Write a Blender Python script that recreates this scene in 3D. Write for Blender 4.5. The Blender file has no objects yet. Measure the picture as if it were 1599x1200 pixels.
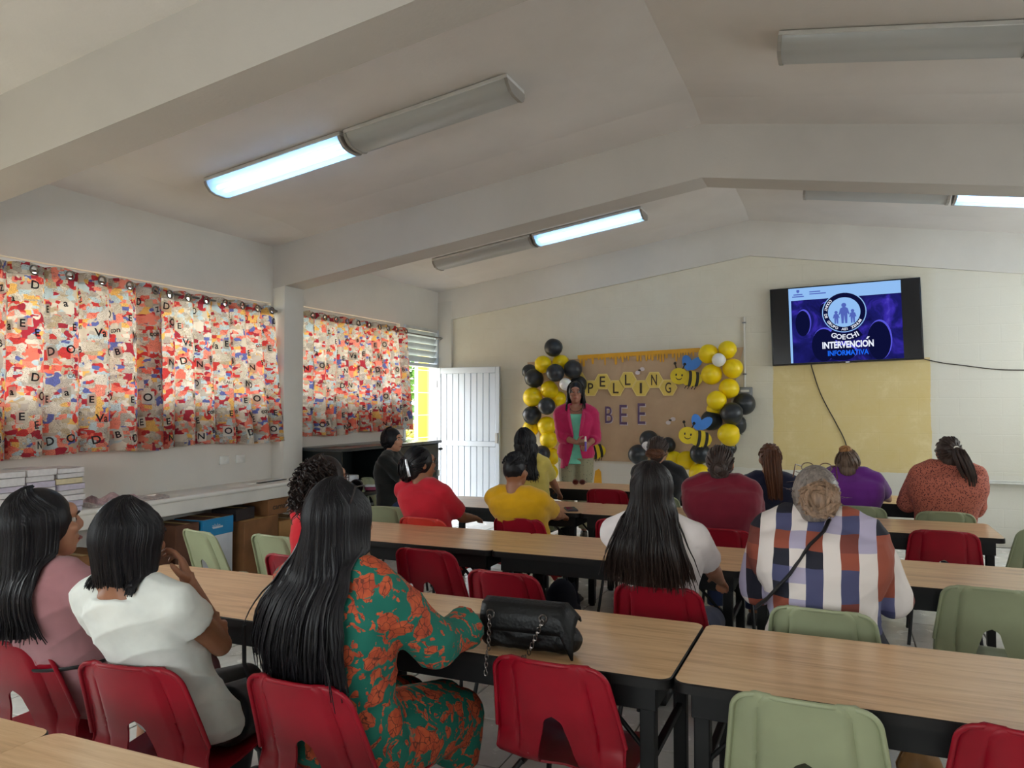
import bpy, bmesh, math, random
import numpy as np
from mathutils import Vector, Matrix

S = bpy.context.scene
COL = S.collection
R = math.radians
random.seed(7)

# ------------------------------------------------------------------ camera
# metres; x to the right along the front wall, y towards the front wall, z up; the photographer stands at x = y = 0
cd = bpy.data.cameras.new('camera')
cd.sensor_width = 36.0
cd.lens = 26.79
cd.clip_start = 0.05
cam = bpy.data.objects.new('camera', cd)
cam.location = (0, 0, 1.53)
cam.rotation_euler = (R(91.54), 0, R(23.32))
COL.objects.link(cam)
S.camera = cam

# ------------------------------------------------------------------ daylight
W = bpy.data.worlds.new('World'); S.world = W
W.use_nodes = True
wt = W.node_tree; wt.nodes.clear()
wo = wt.nodes.new('ShaderNodeOutputWorld'); wb = wt.nodes.new('ShaderNodeBackground')
wg = wt.nodes.new('ShaderNodeTexGradient'); wm = wt.nodes.new('ShaderNodeMapping'); wc = wt.nodes.new('ShaderNodeTexCoord')
wr = wt.nodes.new('ShaderNodeValToRGB')
wm.inputs['Rotation'].default_value = (0, R(90), 0)
wt.links.new(wc.outputs['Generated'], wm.inputs['Vector']); wt.links.new(wm.outputs[0], wg.inputs[0])
wt.links.new(wg.outputs[0], wr.inputs[0])
wr.color_ramp.elements[0].color = (0.96, 0.97, 1.0, 1); wr.color_ramp.elements[1].color = (1.0, 0.99, 0.97, 1)
wt.links.new(wr.outputs[0], wb.inputs[0]); wb.inputs[1].default_value = SKY = 9.0
wt.links.new(wb.outputs[0], wo.inputs[0])

sd = bpy.data.lights.new('sun', 'SUN'); sd.energy = 2.5; sd.angle = R(1.0); sd.color = (1, 0.95, 0.86)
sun = bpy.data.objects.new('sun', sd); COL.objects.link(sun)
sun.rotation_euler = (R(18), R(-14), 0)

def portal(name, loc, rot, sx, sy):
    l = bpy.data.lights.new(name, 'AREA'); l.shape = 'RECTANGLE'; l.size = sx; l.size_y = sy
    l.cycles.is_portal = True
    o = bpy.data.objects.new(name, l); o.location = loc; o.rotation_euler = rot; COL.objects.link(o)
# sampling portals in the wall openings, seen and unseen (they add no light of their own)
portal('window_portal', (-5.5, 4.6, 2.05), (0, R(-90), 0), 1.04, 3.05)
portal('window_portal', (-5.5, 7.52, 2.08), (0, R(-90), 0), 1.02, 2.15)
portal('window_portal', (-5.5, 9.15, 1.03), (0, R(-90), 0), 2.0, 0.95)
portal('window_portal', (3.55, 4.6, 2.33), (0, R(90), 0), 0.46, 3.0)
portal('window_portal', (3.55, 7.97, 2.03), (0, R(90), 0), 1.08, 2.95)
portal('window_portal', (3.55, 1.45, 2.33), (0, R(90), 0), 0.46, 2.6)
portal('window_portal', (-1.0, -3.4, 1.85), (R(90), 0, 0), 4.9, 1.35)

S.view_settings.view_transform = 'Standard'
S.view_settings.look = 'None'
S.view_settings.gamma = 1.0
S.view_settings.use_curve_mapping = False
S.view_settings.exposure = 0.3
S.cycles.use_denoising = True
S.cycles.max_bounces = 10
S.cycles.diffuse_bounces = 6
S.cycles.transmission_bounces = 6
S.cycles.transparent_max_bounces = 12
S.cycles.sample_clamp_indirect = 8.0
S.cycles.caustics_reflective = False
S.cycles.caustics_refractive = False

# ------------------------------------------------------------------ helpers
def lin(c):
    """sRGB 0-255 to linear"""
    out = []
    for v in c[:3]:
        v = v / 255.0
        out.append(v / 12.92 if v <= 0.04045 else ((v + 0.055) / 1.055) ** 2.4)
    return (*out, 1.0)

class NT:
    def __init__(s, name):
        s.m = bpy.data.materials.new(name); s.m.use_nodes = True
        s.t = s.m.node_tree; s.n = s.t.nodes
        s.b = s.n['Principled BSDF']; s.out = s.n['Material Output']
        s._tc = None
    def node(s, typ, **kw):
        n = s.n.new('ShaderNode' + typ)
        for k, v in kw.items():
            if k.startswith('i_'):
                n.inputs[k[2:].replace('_', ' ')].default_value = v
            else: setattr(n, k, v)
        return n
    def link(s, a, b): s.t.links.new(a, b)
    def tc(s, which='Object', scale=(1, 1, 1), rot=(0, 0, 0)):
        if s._tc is None: s._tc = s.node('TexCoord')
        mp = s.node('Mapping'); mp.inputs['Scale'].default_value = scale; mp.inputs['Rotation'].default_value = rot
        s.link(s._tc.outputs[which], mp.inputs['Vector'])
        return mp.outputs[0]
    def noise(s, vec, scale, detail=3, rough=0.5, dist=0.0):
        n = s.node('TexNoise'); n.inputs['Scale'].default_value = scale; n.inputs['Detail'].default_value = detail
        n.inputs['Roughness'].default_value = rough; n.inputs['Distortion'].default_value = dist
        s.link(vec, n.inputs['Vector']); return n
    def ramp(s, fac, stops, interp='LINEAR'):
        r = s.node('ValToRGB'); cr = r.color_ramp; cr.interpolation = interp
        while len(cr.elements) < len(stops): cr.elements.new(0.5)
        for e, (p, c) in zip(cr.elements, stops): e.position = p; e.color = c
        s.link(fac, r.inputs[0]); return r.outputs[0]
    def mix(s, fac, a, b, blend='MIX'):
        n = s.node('Mix', data_type='RGBA', blend_type=blend)
        for sock, v in ((n.inputs[0], fac), (n.inputs[6], a), (n.inputs[7], b)):
            if hasattr(v, 'is_linked') or hasattr(v, 'links'): s.link(v, sock)
            else: sock.default_value = v
        return n.outputs[2]
    def math(s, op, a, b=0.0, c=0.0):
        n = s.node('Math', operation=op)
        for k, v in enumerate((a, b, c)):
            if hasattr(v, 'links'): s.link(v, n.inputs[k])
            else: n.inputs[k].default_value = v
        return n.outputs[0]
    def bump(s, h, strength=0.2, dist=0.01):
        n = s.node('Bump'); n.inputs['Strength'].default_value = strength; n.inputs['Distance'].default_value = dist
        s.link(h, n.inputs['Height']); s.link(n.outputs[0], s.b.inputs['Normal'])

MATS = {}
def mat(name, rgb, rough=0.6, metal=0.0, var=0.06, nscale=6.0, bump=0.0, bscale=60.0, spec=0.5, coat=0.0, sheen=0.0):
    """plain surface with slight colour variation and fine relief"""
    if name in MATS: return MATS[name]
    t = NT(name); c = lin(rgb)
    v = t.tc('Object')
    n = t.noise(v, nscale, 4)
    lo = tuple(max(0, x * (1 - var * 1.6)) for x in c[:3]) + (1,); hi = tuple(min(1, x * (1 + var * 1.6)) for x in c[:3]) + (1,)
    t.link(t.ramp(n.outputs[0], [(0.3, lo), (0.7, hi)]), t.b.inputs['Base Color'])
    t.b.inputs['Roughness'].default_value = rough; t.b.inputs['Metallic'].default_value = metal
    t.b.inputs['Specular IOR Level'].default_value = spec; t.b.inputs['Coat Weight'].default_value = coat
    if sheen: t.b.inputs['Sheen Weight'].default_value = sheen
    if bump: t.bump(t.noise(v, bscale, 3).outputs[0], bump, 0.004)
    MATS[name] = t.m
    return t.m

def emit(name, rgb, strength):
    if name in MATS: return MATS[name]
    t = NT(name); t.n.remove(t.b)
    e = t.node('Emission'); e.inputs[0].default_value = lin(rgb); e.inputs[1].default_value = strength
    t.link(e.outputs[0], t.out.inputs[0]); MATS[name] = t.m
    return t.m

def rotz(a): return Matrix.Rotation(a, 4, 'Z')

class MB:
    """collects shapes; build() links them as ONE mesh object"""
    def __init__(s): s.v = []; s.f = []; s.uv = None
    def add(s, vs, fs, M=None):
        k = len(s.v)
        if M is not None: vs = [tuple(M @ Vector(p)) for p in vs]
        s.v.extend(tuple(map(float, p)) for p in vs); s.f.extend(tuple(i + k for i in f) for f in fs)
        return s
    def box(s, x0, x1, y0, y1, z0, z1, M=None):
        vs = [(x0, y0, z0), (x1, y0, z0), (x1, y1, z0), (x0, y1, z0), (x0, y0, z1), (x1, y0, z1), (x1, y1, z1), (x0, y1, z1)]
        return s.add(vs, [(3, 2, 1, 0), (4, 5, 6, 7), (0, 1, 5, 4), (1, 2, 6, 5), (2, 3, 7, 6), (3, 0, 4, 7)], M)
    def rbox(s, x0, x1, y0, y1, z0, z1, b=0.004, seg=2, M=None):
        """box with rounded edges"""
        bm = bmesh.new(); bmesh.ops.create_cube(bm, size=1)
        for v in bm.verts: v.co = Vector(((x0 + x1) / 2 + v.co.x * (x1 - x0), (y0 + y1) / 2 + v.co.y * (y1 - y0), (z0 + z1) / 2 + v.co.z * (z1 - z0)))
        bmesh.ops.bevel(bm, geom=bm.edges[:], offset=b, segments=seg, affect='EDGES', profile=0.5)
        bm.verts.index_update()
        s.add([v.co[:] for v in bm.verts], [tuple(v.index for v in f.verts) for f in bm.faces], M); bm.free(); return s
    def tube(s, pts, r, n=8, caps=True, M=None, flat=1.0):
        P = [Vector(p) for p in pts]; rs = r if hasattr(r, '__len__') else [r] * len(P)
        vs, fs = [], []
        t0 = (P[1] - P[0]).normalized()
        a = t0.orthogonal().normalized()
        for i, p in enumerate(P):
            t = (P[min(i + 1, len(P) - 1)] - P[max(i - 1, 0)]).normalized()
            a = (a - t * a.dot(t)); a = a.normalized() if a.length > 1e-6 else t.orthogonal().normalized()
            b = t.cross(a)
            for k in range(n):
                q = 2 * math.pi * k / n
                vs.append(p + (a * math.cos(q) + b * math.sin(q) * flat) * rs[i])
        for i in range(len(P) - 1):
            for k in range(n):
                fs.append((i * n + k, i * n + (k + 1) % n, (i + 1) * n + (k + 1) % n, (i + 1) * n + k))
        if caps: fs += [tuple(range(n - 1, -1, -1)), tuple((len(P) - 1) * n + k for k in range(n))]
        return s.add(vs, fs, M)
    def cyl(s, p0, p1, r0, r1=None, n=16, M=None): return s.tube([p0, p1], [r0, r0 if r1 is None else r1], n, True, M)
    def ell(s, c, r, M=None, nu=16, nv=10):
        vs, fs = [(0, 0, -1)], []
        for j in range(1, nv):
            ph = -math.pi / 2 + math.pi * j / nv
            for i in range(nu):
                th = 2 * math.pi * i / nu
                vs.append((math.cos(ph) * math.cos(th), math.cos(ph) * math.sin(th), math.sin(ph)))
        vs.append((0, 0, 1)); L = len(vs) - 1
        for i in range(nu):
            fs.append((0, 1 + (i + 1) % nu, 1 + i)); fs.append((L, L - nu + i, L - nu + (i + 1) % nu))
        for j in range(nv - 2):
            for i in range(nu):
                a = 1 + j * nu + i; b = 1 + j * nu + (i + 1) % nu
                fs.append((a, b, b + nu, a + nu))
        T = Matrix.Translation(c) @ (M if M is not None else Matrix()) @ Matrix.Diagonal((*r, 1))
        return s.add(vs, fs, T)
    def lathe(s, prof, n=20, M=None):
        """prof: list of (radius, z)"""
        vs, fs = [], []
        for r, z in prof:
            for k in range(n):
                q = 2 * math.pi * k / n; vs.append((r * math.cos(q), r * math.sin(q), z))
        for i in range(len(prof) - 1):
            for k in range(n): fs.append((i * n + k, i * n + (k + 1) % n, (i + 1) * n + (k + 1) % n, (i + 1) * n + k))
        fs += [tuple(range(n - 1, -1, -1)), tuple((len(prof) - 1) * n + k for k in range(n))]
        return s.add(vs, fs, M)
    def prism(s, poly, z0, z1, M=None):
        n = len(poly)
        vs = [(x, y, z0) for x, y in poly] + [(x, y, z1) for x, y in poly]
        fs = [tuple(range(n - 1, -1, -1)), tuple(range(n, 2 * n))] + [(k, (k + 1) % n, (k + 1) % n + n, k + n) for k in range(n)]
        return s.add(vs, fs, M)
    def build(s, name, m=None, parent=None, smooth=None, loc=None, rot=None, fix=False):
        me = bpy.data.meshes.new(name); me.from_pydata(s.v, [], s.f); me.update()
        if fix:
            bm = bmesh.new(); bm.from_mesh(me); bmesh.ops.recalc_face_normals(bm, faces=bm.faces[:]); bm.to_mesh(me); bm.free()
        if smooth is not None:
            me.shade_smooth(); me.set_sharp_from_angle(angle=R(smooth))
        if m is not None: me.materials.append(m)
        o = bpy.data.objects.new(name, me); COL.objects.link(o)
        if parent is not None: o.parent = parent
        if loc is not None: o.location = loc
        if rot is not None: o.rotation_euler = rot
        return o

def tag(o, label=None, cat=None, group=None, kind=None):
    if label: o['label'] = label
    if cat: o['category'] = cat
    if group: o['group'] = group
    if kind: o['kind'] = kind
    return o
def empty(name, loc=(0, 0, 0), rz=0.0, label=None, cat=None, group=None):
    o = bpy.data.objects.new(name, None); o.empty_display_size = 0.1; COL.objects.link(o)
    o.location = loc; o.rotation_euler = (0, 0, rz)
    return tag(o, label, cat, group)
def copy_tree(o, parent=None):
    c = o.copy(); COL.objects.link(c)
    if parent is not None: c.parent = parent
    for ch in list(o.children): copy_tree(ch, c)
    return c
def inst(o, name, parent, loc, rot=(0, 0, 0), scale=None):
    """another object on the same mesh"""
    c = bpy.data.objects.new(name, o.data); COL.objects.link(c); c.parent = parent; c.location = loc; c.rotation_euler = rot
    if scale: c.scale = scale
    return c
def structure(o): o['kind'] = 'structure'; return o
_textcache = {}
def text_mesh(txt, size=1.0, depth=0.0, bold=0.0, align='CENTER'):
    """lettering as (verts, faces) in the xy plane, centred"""
    cu = bpy.data.curves.new('lettering', 'FONT'); cu.body = txt; cu.size = size; cu.extrude = depth; cu.offset = bold
    cu.align_x = align; cu.align_y = 'CENTER'; cu.resolution_u = 3
    o = bpy.data.objects.new('lettering', cu); COL.objects.link(o)
    dg = bpy.context.evaluated_depsgraph_get(); ev = o.evaluated_get(dg); me = ev.to_mesh()
    vs = [tuple(v.co) for v in me.vertices]; fs = [tuple(p.vertices) for p in me.polygons]
    ev.to_mesh_clear(); bpy.data.objects.remove(o); bpy.data.curves.remove(cu)
    return vs, fs

def thicken(bm, th):
    """give an open sheet a thickness: an offset copy along the vertex normals, joined at the borders"""
    bm.normal_update(); bm.verts.index_update(); bm.verts.ensure_lookup_table()
    vs = list(bm.verts); fs = list(bm.faces); ed = [e for e in bm.edges if e.is_boundary]
    cp = [bm.verts.new(v.co - v.normal * th) for v in vs]
    for e in ed:
        f = e.link_faces[0]; a, b = e.verts
        for l in f.loops:
            if l.edge == e: a, b = l.vert, l.link_loop_next.vert
        try: bm.faces.new((b, a, cp[a.index], cp[b.index]))
        except ValueError: pass
    for f in fs: bm.faces.new([cp[v.index] for v in reversed(f.verts)])
    bm.normal_update()

BALLOONS = [(-3.456, 9.4, 2.279, 0.123, 'k'), (-3.607, 9.4, 2.06, 0.115, 'y'), (-3.412, 9.53, 2.091, 0.105, 'y'), (-3.85, 9.53, 1.971, 0.104, 'k'), (-3.733, 9.4, 1.878, 0.128, 'k'), (-3.387, 9.27, 1.938, 0.119, 'k'), (-3.187, 9.4, 1.988, 0.125, 'k'), (-3.161, 9.527, 1.791, 0.118, 'k'), (-3.247, 9.27, 1.789, 0.082, 'w'), (-3.516, 9.4, 1.724, 0.118, 'y'), (-3.751, 9.4, 1.626, 0.132, 'y'), (-3.438, 9.53, 1.606, 0.102, 'y'), (-3.503, 9.27, 1.505, 0.116, 'k'), (-3.764, 9.4, 1.386, 0.127, 'k'), (-3.552, 9.4, 1.247, 0.126, 'y'), (-3.836, 9.53, 1.211, 0.112, 'y'), (-3.525, 9.4, 1.067, 0.118, 'y'), (-3.57, 9.27, 0.889, 0.108, 'k'), (-3.542, 9.526, 0.841, 0.119, 'y'), (-3.508, 9.4, 0.64, 0.113, 'y'), (-1.465, 9.4, 2.145, 0.12, 'y'), (-1.24, 9.4, 2.185, 0.11, 'y'), (-1.179, 9.4, 1.961, 0.121, 'y'), (-1.429, 9.4, 1.896, 0.128, 'y'), (-1.321, 9.27, 2.059, 0.082, 'w'), (-1.227, 9.4, 1.719, 0.123, 'y'), (-1.349, 9.27, 1.577, 0.118, 'y'), (-1.066, 9.51, 1.538, 0.135, 'k'), (-1.176, 9.27, 1.422, 0.132, 'k'), (-1.409, 9.4, 1.468, 0.085, 'y'), (-1.432, 9.4, 1.337, 0.127, 'k'), (-1.152, 9.529, 1.29, 0.116, 'k'), (-1.214, 9.27, 1.175, 0.132, 'y'), (-1.55, 9.27, 0.941, 0.126, 'k'), (-1.242, 9.53, 1.003, 0.085, 'k'), (-1.734, 9.4, 0.847, 0.117, 'y'), (-1.908, 9.53, 0.845, 0.104, 'y'), (-1.562, 9.27, 0.704, 0.122, 'y'), (-2.196, 9.4, 1.089, 0.12, 'k'), (-2.299, 9.27, 0.91, 0.126, 'k'), (-2.193, 9.27, 1.013, 0.063, 'w'), (-1.987, 9.53, 1.026, 0.096, 'k')]
BLABEL = ['black balloon alone at the very top of the left column', 'yellow balloon just below the topmost black one, its left side showing', 'yellow balloon partly hidden under the topmost black one, right of another', 'black balloon mostly hidden at the upper left edge of the left column', 'black balloon at the upper left of the left column, over a yellow one', 'black balloon in the centre just below the two upper yellow ones', 'black balloon at the upper right of the left column, by the honey border', "black balloon behind the pink blazer woman's head, right of the white one", "small white balloon of the left column touching the speaking woman's head", 'yellow balloon left of the small white one, in the left column', 'yellow balloon at the left edge, third level down the left column', "yellow balloon peeking out behind the speaking woman's left-hand hair", 'black balloon between the two middle yellow ones of the left column', "black balloon at the left edge, above the pale yellow woman's head", "yellow balloon beside the speaking woman's pink sleeve", 'yellow balloon peeking from behind the lower left black one', 'yellow balloon beside the pink elbow, low in the left column', "black balloon lowest of the left column, by the speaking woman's waist", 'yellow balloon behind the lowest black one of the left column', 'yellow balloon at the bottom of the left column by the khaki trousers', 'yellow petal balloon at the upper left of the balloon flower', 'yellow petal balloon at the top right of the balloon flower', 'yellow petal balloon at the lower right of the balloon flower', 'yellow petal balloon at the lower left of the balloon flower, by the bee', 'white balloon at the heart of the balloon flower', 'yellow balloon just below the balloon flower, by the grey socket box', 'yellow balloon below and left of the flower, above a black one', 'black balloon sticking out farthest right, under the socket box', 'black balloon in front, right of the upper bee wing on the right column', 'yellow balloon peeking out between yellow and black ones of the right column', 'black balloon behind the blue wings of the lower right bee', 'black balloon half hidden above the lowest right yellow ball', 'large yellow balloon right of the lower bee', 'black balloon just below the lower right bee', "black balloon mostly hidden behind the maroon person's head", 'yellow balloon left of the black one under the lower bee', 'yellow balloon low at the left, behind the braided bun woman', "yellow balloon at the bottom beside the maroon person's neck", 'black balloon above the braided bun of the black-top woman', 'black balloon at the left of the low middle cluster', 'small white balloon in the low middle cluster of black ones', 'black balloon at the right of the low middle cluster, behind the braided bun']

# ================================================================== the room
XL, XR, YB, YF, XC = -5.3, 3.3, -3.2, 9.66, -1.0
SL = 0.147
def zc(x): return 3.14 + SL * (min(x, 2 * XC - x) - XL)

def m_wall(name, rgb, bump=0.25):
    t = NT(name); v = t.tc('Object'); c = lin(rgb)
    n = t.noise(v, 0.9, 5, 0.6)
    lo = tuple(x * 0.93 for x in c[:3]) + (1,); hi = tuple(min(1, x * 1.04) for x in c[:3]) + (1,)
    t.link(t.ramp(n.outputs[0], [(0.35, lo), (0.65, hi)]), t.b.inputs['Base Color'])
    t.b.inputs['Roughness'].default_value = 0.75
    t.bump(t.noise(v, 45, 4).outputs[0], bump, 0.004)
    return t.m
M_CEIL = m_wall('ceiling_paint', (212, 207, 203)); M_WALL = m_wall('wall_paint', (208, 204, 196))
M_BEAM = m_wall('beam_paint', (184, 178, 171))

def m_front():
    t = NT('front_wall_paint'); v = t.tc('Object')
    cream, yel, wht = lin((216, 211, 194)), lin((218, 197, 140)), lin((217, 214, 203))
    sp = t.node('SeparateXYZ'); t.link(v, sp.inputs[0])
    nz = t.noise(v, 5, 5, 0.65)
    wob = t.math('MULTIPLY_ADD', nz.outputs[0], 0.05, -0.025)
    x = t.math('ADD', sp.outputs[0], wob); z = t.math('ADD', sp.outputs[2], wob)
    a = t.math('MULTIPLY', t.math('GREATER_THAN', x, -0.745), t.math('LESS_THAN', x, 0.925))
    b = t.math('MULTIPLY', t.math('GREATER_THAN', z, 0.755), t.math('LESS_THAN', z, 2.06))
    patch = t.math('MULTIPLY', a, b)
    mott = t.noise(v, 3.0, 6, 0.7)
    ycol = t.ramp(mott.outputs[0], [(0.3, lin((216, 193, 130))), (0.55, yel), (0.75, lin((230, 212, 162)))])
    ccol = t.ramp(mott.outputs[0], [(0.3, lin((210, 204, 186))), (0.7, cream)])
    right = t.node('MapRange'); right.inputs[1].default_value = 0.9; right.inputs[2].default_value = 1.0
    t.link(x, right.inputs[0])
    low = t.math('LESS_THAN', z, 0.76)
    base = t.mix(t.math('MAXIMUM', t.math('MULTIPLY', right.outputs[0], 0.6), low), ccol, wht)
    t.link(t.mix(patch, base, ycol), t.b.inputs['Base Color'])
    t.b.inputs['Roughness'].default_value = 0.7
    br = t.node('TexBrick'); br.inputs['Scale'].default_value = 1.0
    br.inputs['Brick Width'].default_value = 0.40; br.inputs['Row Height'].default_value = 0.20; br.inputs['Mortar Size'].default_value = 0.006
    br.inputs['Mortar Smooth'].default_value = 0.6
    br.inputs['Color1'].default_value = (1, 1, 1, 1); br.inputs['Color2'].default_value = (1, 1, 1, 1); br.inputs['Mortar'].default_value = (0, 0, 0, 1)
    t.link(t.tc('Object', rot=(R(-90), 0, 0)), br.inputs['Vector'])
    h = t.math('ADD', t.math('MULTIPLY', br.outputs['Color'], 0.6), t.math('MULTIPLY', t.noise(v, 50, 4).outputs[0], 0.5))
    t.bump(h, 0.30, 0.006)
    return t.m

def wall_grid(name, ax, c0, c1, us, zs, holes, m):
    """a wall with real openings, one connected mesh; ax 'x': plane of constant x between c0 and c1, us along y"""
    us, zs = sorted(us), sorted(zs)
    def solid(i, j):
        if not (0 <= i < len(us) - 1 and 0 <= j < len(zs) - 1): return False
        u, z = (us[i] + us[i + 1]) / 2, (zs[j] + zs[j + 1]) / 2
        return not any(a < u < b and c < z < d for a, b, c, d in holes)
    idx, V, Fs = {}, [], []
    def vt(i, j, k):
        if (i, j, k) not in idx:
            idx[(i, j, k)] = len(V); p = (c0, c1)[k]
            V.append((p, us[i], zs[j]) if ax == 'x' else (us[i], p, zs[j]))
        return idx[(i, j, k)]
    for i in range(len(us) - 1):
        for j in range(len(zs) - 1):
            if not solid(i, j): continue
            for k in (0, 1): Fs.append((vt(i, j, k), vt(i + 1, j, k), vt(i + 1, j + 1, k), vt(i, j + 1, k)))
            for di, dj, e in ((-1, 0, ((0, 0), (0, 1))), (1, 0, ((1, 0), (1, 1))), (0, -1, ((0, 0), (1, 0))), (0, 1, ((0, 1), (1, 1)))):
                if not solid(i + di, j + dj):
                    (a, b), (c, d) = e
                    Fs.append((vt(i + a, j + b, 0), vt(i + c, j + d, 0), vt(i + c, j + d, 1), vt(i + a, j + b, 1)))
    mb = MB(); mb.add(V, Fs)
    return structure(mb.build(name, m, fix=True))

WIN1 = (3.09, 6.11, 1.54, 2.56); WIN2 = (6.46, 8.58, 1.58, 2.59); WIN0 = (-0.2, 2.7, 1.06, 2.56); DOOR = (8.67, 9.62, -0.02, 2.59)  # WIN0 is out of view, added for the light it lets in
wall_left = wall_grid('wall_left', 'x', XL - 0.15, XL, [YB - 0.15, YF + 0.15, *WIN0[:2], *WIN1[:2], *WIN2[:2], *DOOR[:2]],
          [-0.02, 3.3, 1.06, 1.54, 2.56, 1.58, 2.59], [WIN0, WIN1, WIN2, DOOR], M_WALL)
RW = [(0.2, 2.7, 2.1, 2.56), (3.1, 6.1, 2.1, 2.56), (6.5, 9.45, 1.50, 2.56)]  # unseen windows, heights set by how much daylight they should let in
wall_grid('wall_right', 'x', XR, XR + 0.15, [YB - 0.15, YF + 0.15] + [u for w in RW for u in w[:2]], [-0.02, 3.3, 1.50, 2.1, 2.56], RW, M_WALL)
def gable(y0, y1, zlow=None, drop=None, ext=0.0, top=0.0):
    """gable-shaped slab between y0 and y1: a wall (zlow) or a beam hanging drop below the slope"""
    mb = MB()
    xs = [XL - ext, XC, XR + ext]
    topz = [zc(XL) - SL * ext + top, zc(XC) + top, zc(XL) - SL * ext + top]
    botz = [zlow] * 3 if drop is None else [zc(XL) - SL * ext - drop, zc(XC) - drop, zc(XL) - SL * ext - drop]
    for y in (y0, y1):
        mb.v += [(x, y, z) for x, z in zip(xs, botz)] + [(x, y, z) for x, z in zip(xs, topz)]
    n = 6
    q = [(0, 1, 4, 3), (1, 2, 5, 4)]
    for a in q: mb.f.append(a); mb.f.append(tuple(i + n for i in reversed(a)))
    for a, b in ((0, 1), (1, 2), (2, 5), (5, 4), (4, 3), (3, 0)): mb.f.append((a, a + n, b + n, b))
    return mb
structure(gable(YF, YF + 0.15, zlow=-0.02, ext=0.15, top=0.25).build('wall_front', m_front(), fix=True))
BW = [(-3.4, 1.4, 1.2, 2.5)]  # unseen window, sized for the light it throws forward into the room
wall_grid('wall_back', 'y', YB - 0.15, YB, [XL - 0.15, XR + 0.15, *BW[0][:2]], [-0.02, 4.1, 1.2, 2.5], BW, M_WALL)

# sloped ceiling: each bay a shallow tray with a sloping border along the wall and the beams
mb = MB()
bays = [(YB, -0.31), (-0.29, 2.78), (3.05, 6.15), (6.43, 9.62)]
for y0, y1 in bays:
    for sgn in (-1, 1):
        X = [XL, XL + 0.47, XC] if sgn < 0 else [XC, XR - 0.47, XR]
        Yv = [y0, y0 + 0.45, y1 - 0.45, y1]
        k = len(mb.v)
        for j, y in enumerate(Yv):
            for i, x in enumerate(X):
                edge = j in (0, 3) or (i == (0 if sgn < 0 else 2))
                mb.v.append((x, y, zc(x) + (0.0 if edge else 0.05)))
        for j in range(3):
            for i in range(2): mb.f.append((k + j * 3 + i, k + (j + 1) * 3 + i, k + (j + 1) * 3 + i + 1, k + j * 3 + i + 1))
ceiling = structure(mb.build('ceiling', M_CEIL))
structure(gable(YB - 0.15, YF + 0.15, drop=-0.08, ext=0.15, top=0.25).build('roof', M_CEIL, fix=True))  # unseen slab added over the ceiling to stop light leaking in
for i, (y0, y1) in enumerate(((2.77, 3.06), (6.14, 6.44), (-0.6, -0.3))):
    structure(gable(y0, y1, drop=0.43, top=0.07).build('beam', M_BEAM, fix=True))
    if i < 2:
        structure(MB().rbox(XL - 0.01, XL + 0.15, y0 + .002, y1 - .002, 0.0, 2.735, 0.006, 2).build('column', M_WALL, smooth=40))
structure(gable(YF - 0.05, YF + 0.01, drop=0.43, top=0.07).build('beam', M_WALL, fix=True))
structure(MB().rbox(XL - 0.01, -5.08, YF - 0.055, YF + 0.01, 0.0, 3.0, 0.004, 2).build('column', M_WALL, smooth=40))

# tiled floor
M_GROUT = mat('floor_grout', (120, 116, 110), 0.9)
M_TILE = None
def m_tile():
    t = NT('floor_tile'); v = t.tc('Object'); oi = t.node('ObjectInfo')
    n = t.noise(v, 5, 6, 0.7)
    base = t.ramp(n.outputs[0], [(0.3, lin((206, 205, 201))), (0.7, lin((228, 227, 223)))])
    t.link(base, t.b.inputs['Base Color'])
    t.b.inputs['Roughness'].default_value = 0.22
    t.link(t.math('MULTIPLY_ADD', t.noise(v, 9, 4).outputs[0], 0.25, 0.12), t.b.inputs['Roughness'])
    return t.m
M_TILE = m_tile()
floor = structure(MB().box(XL - 0.15, XR + 0.15, YB - 0.15, YF + 0.15, -0.12, -0.006).build('floor', M_GROUT))
TS = 0.44
tm = MB().rbox(-TS / 2 + .004, TS / 2 - .004, -TS / 2 + .004, TS / 2 - .004, -0.012, 0.0, 0.003, 1)
cells = []
nx, ny = int((XR - XL) / TS) + 1, int((YF - YB) / TS) + 1
for i in range(nx):
    for j in range(ny):
        x, y = XL + (i + .5) * TS, YB + (j + .5) * TS
        if x > XR - .1 or y > YF - .1: continue
        a = math.degrees(math.atan2(-x, y))
        cells.append((0 if (y > 0.9 and -14 < a < 61) else 1, math.hypot(x, y), x, y))
cells.sort()
first = None; rest = MB()
for k, (f, d, x, y) in enumerate(cells):
    if k < 300 and f == 0:
        if first is None: first = tm.build('tile', M_TILE, floor, loc=(x, y, 0), smooth=40)
        else: inst(first, 'tile', floor, (x, y, 0))
    else: rest.add(tm.v, tm.f, Matrix.Translation((x, y, 0)))
o = rest.build('tiles', M_TILE, floor, smooth=40); o['kind'] = 'stuff'

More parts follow.
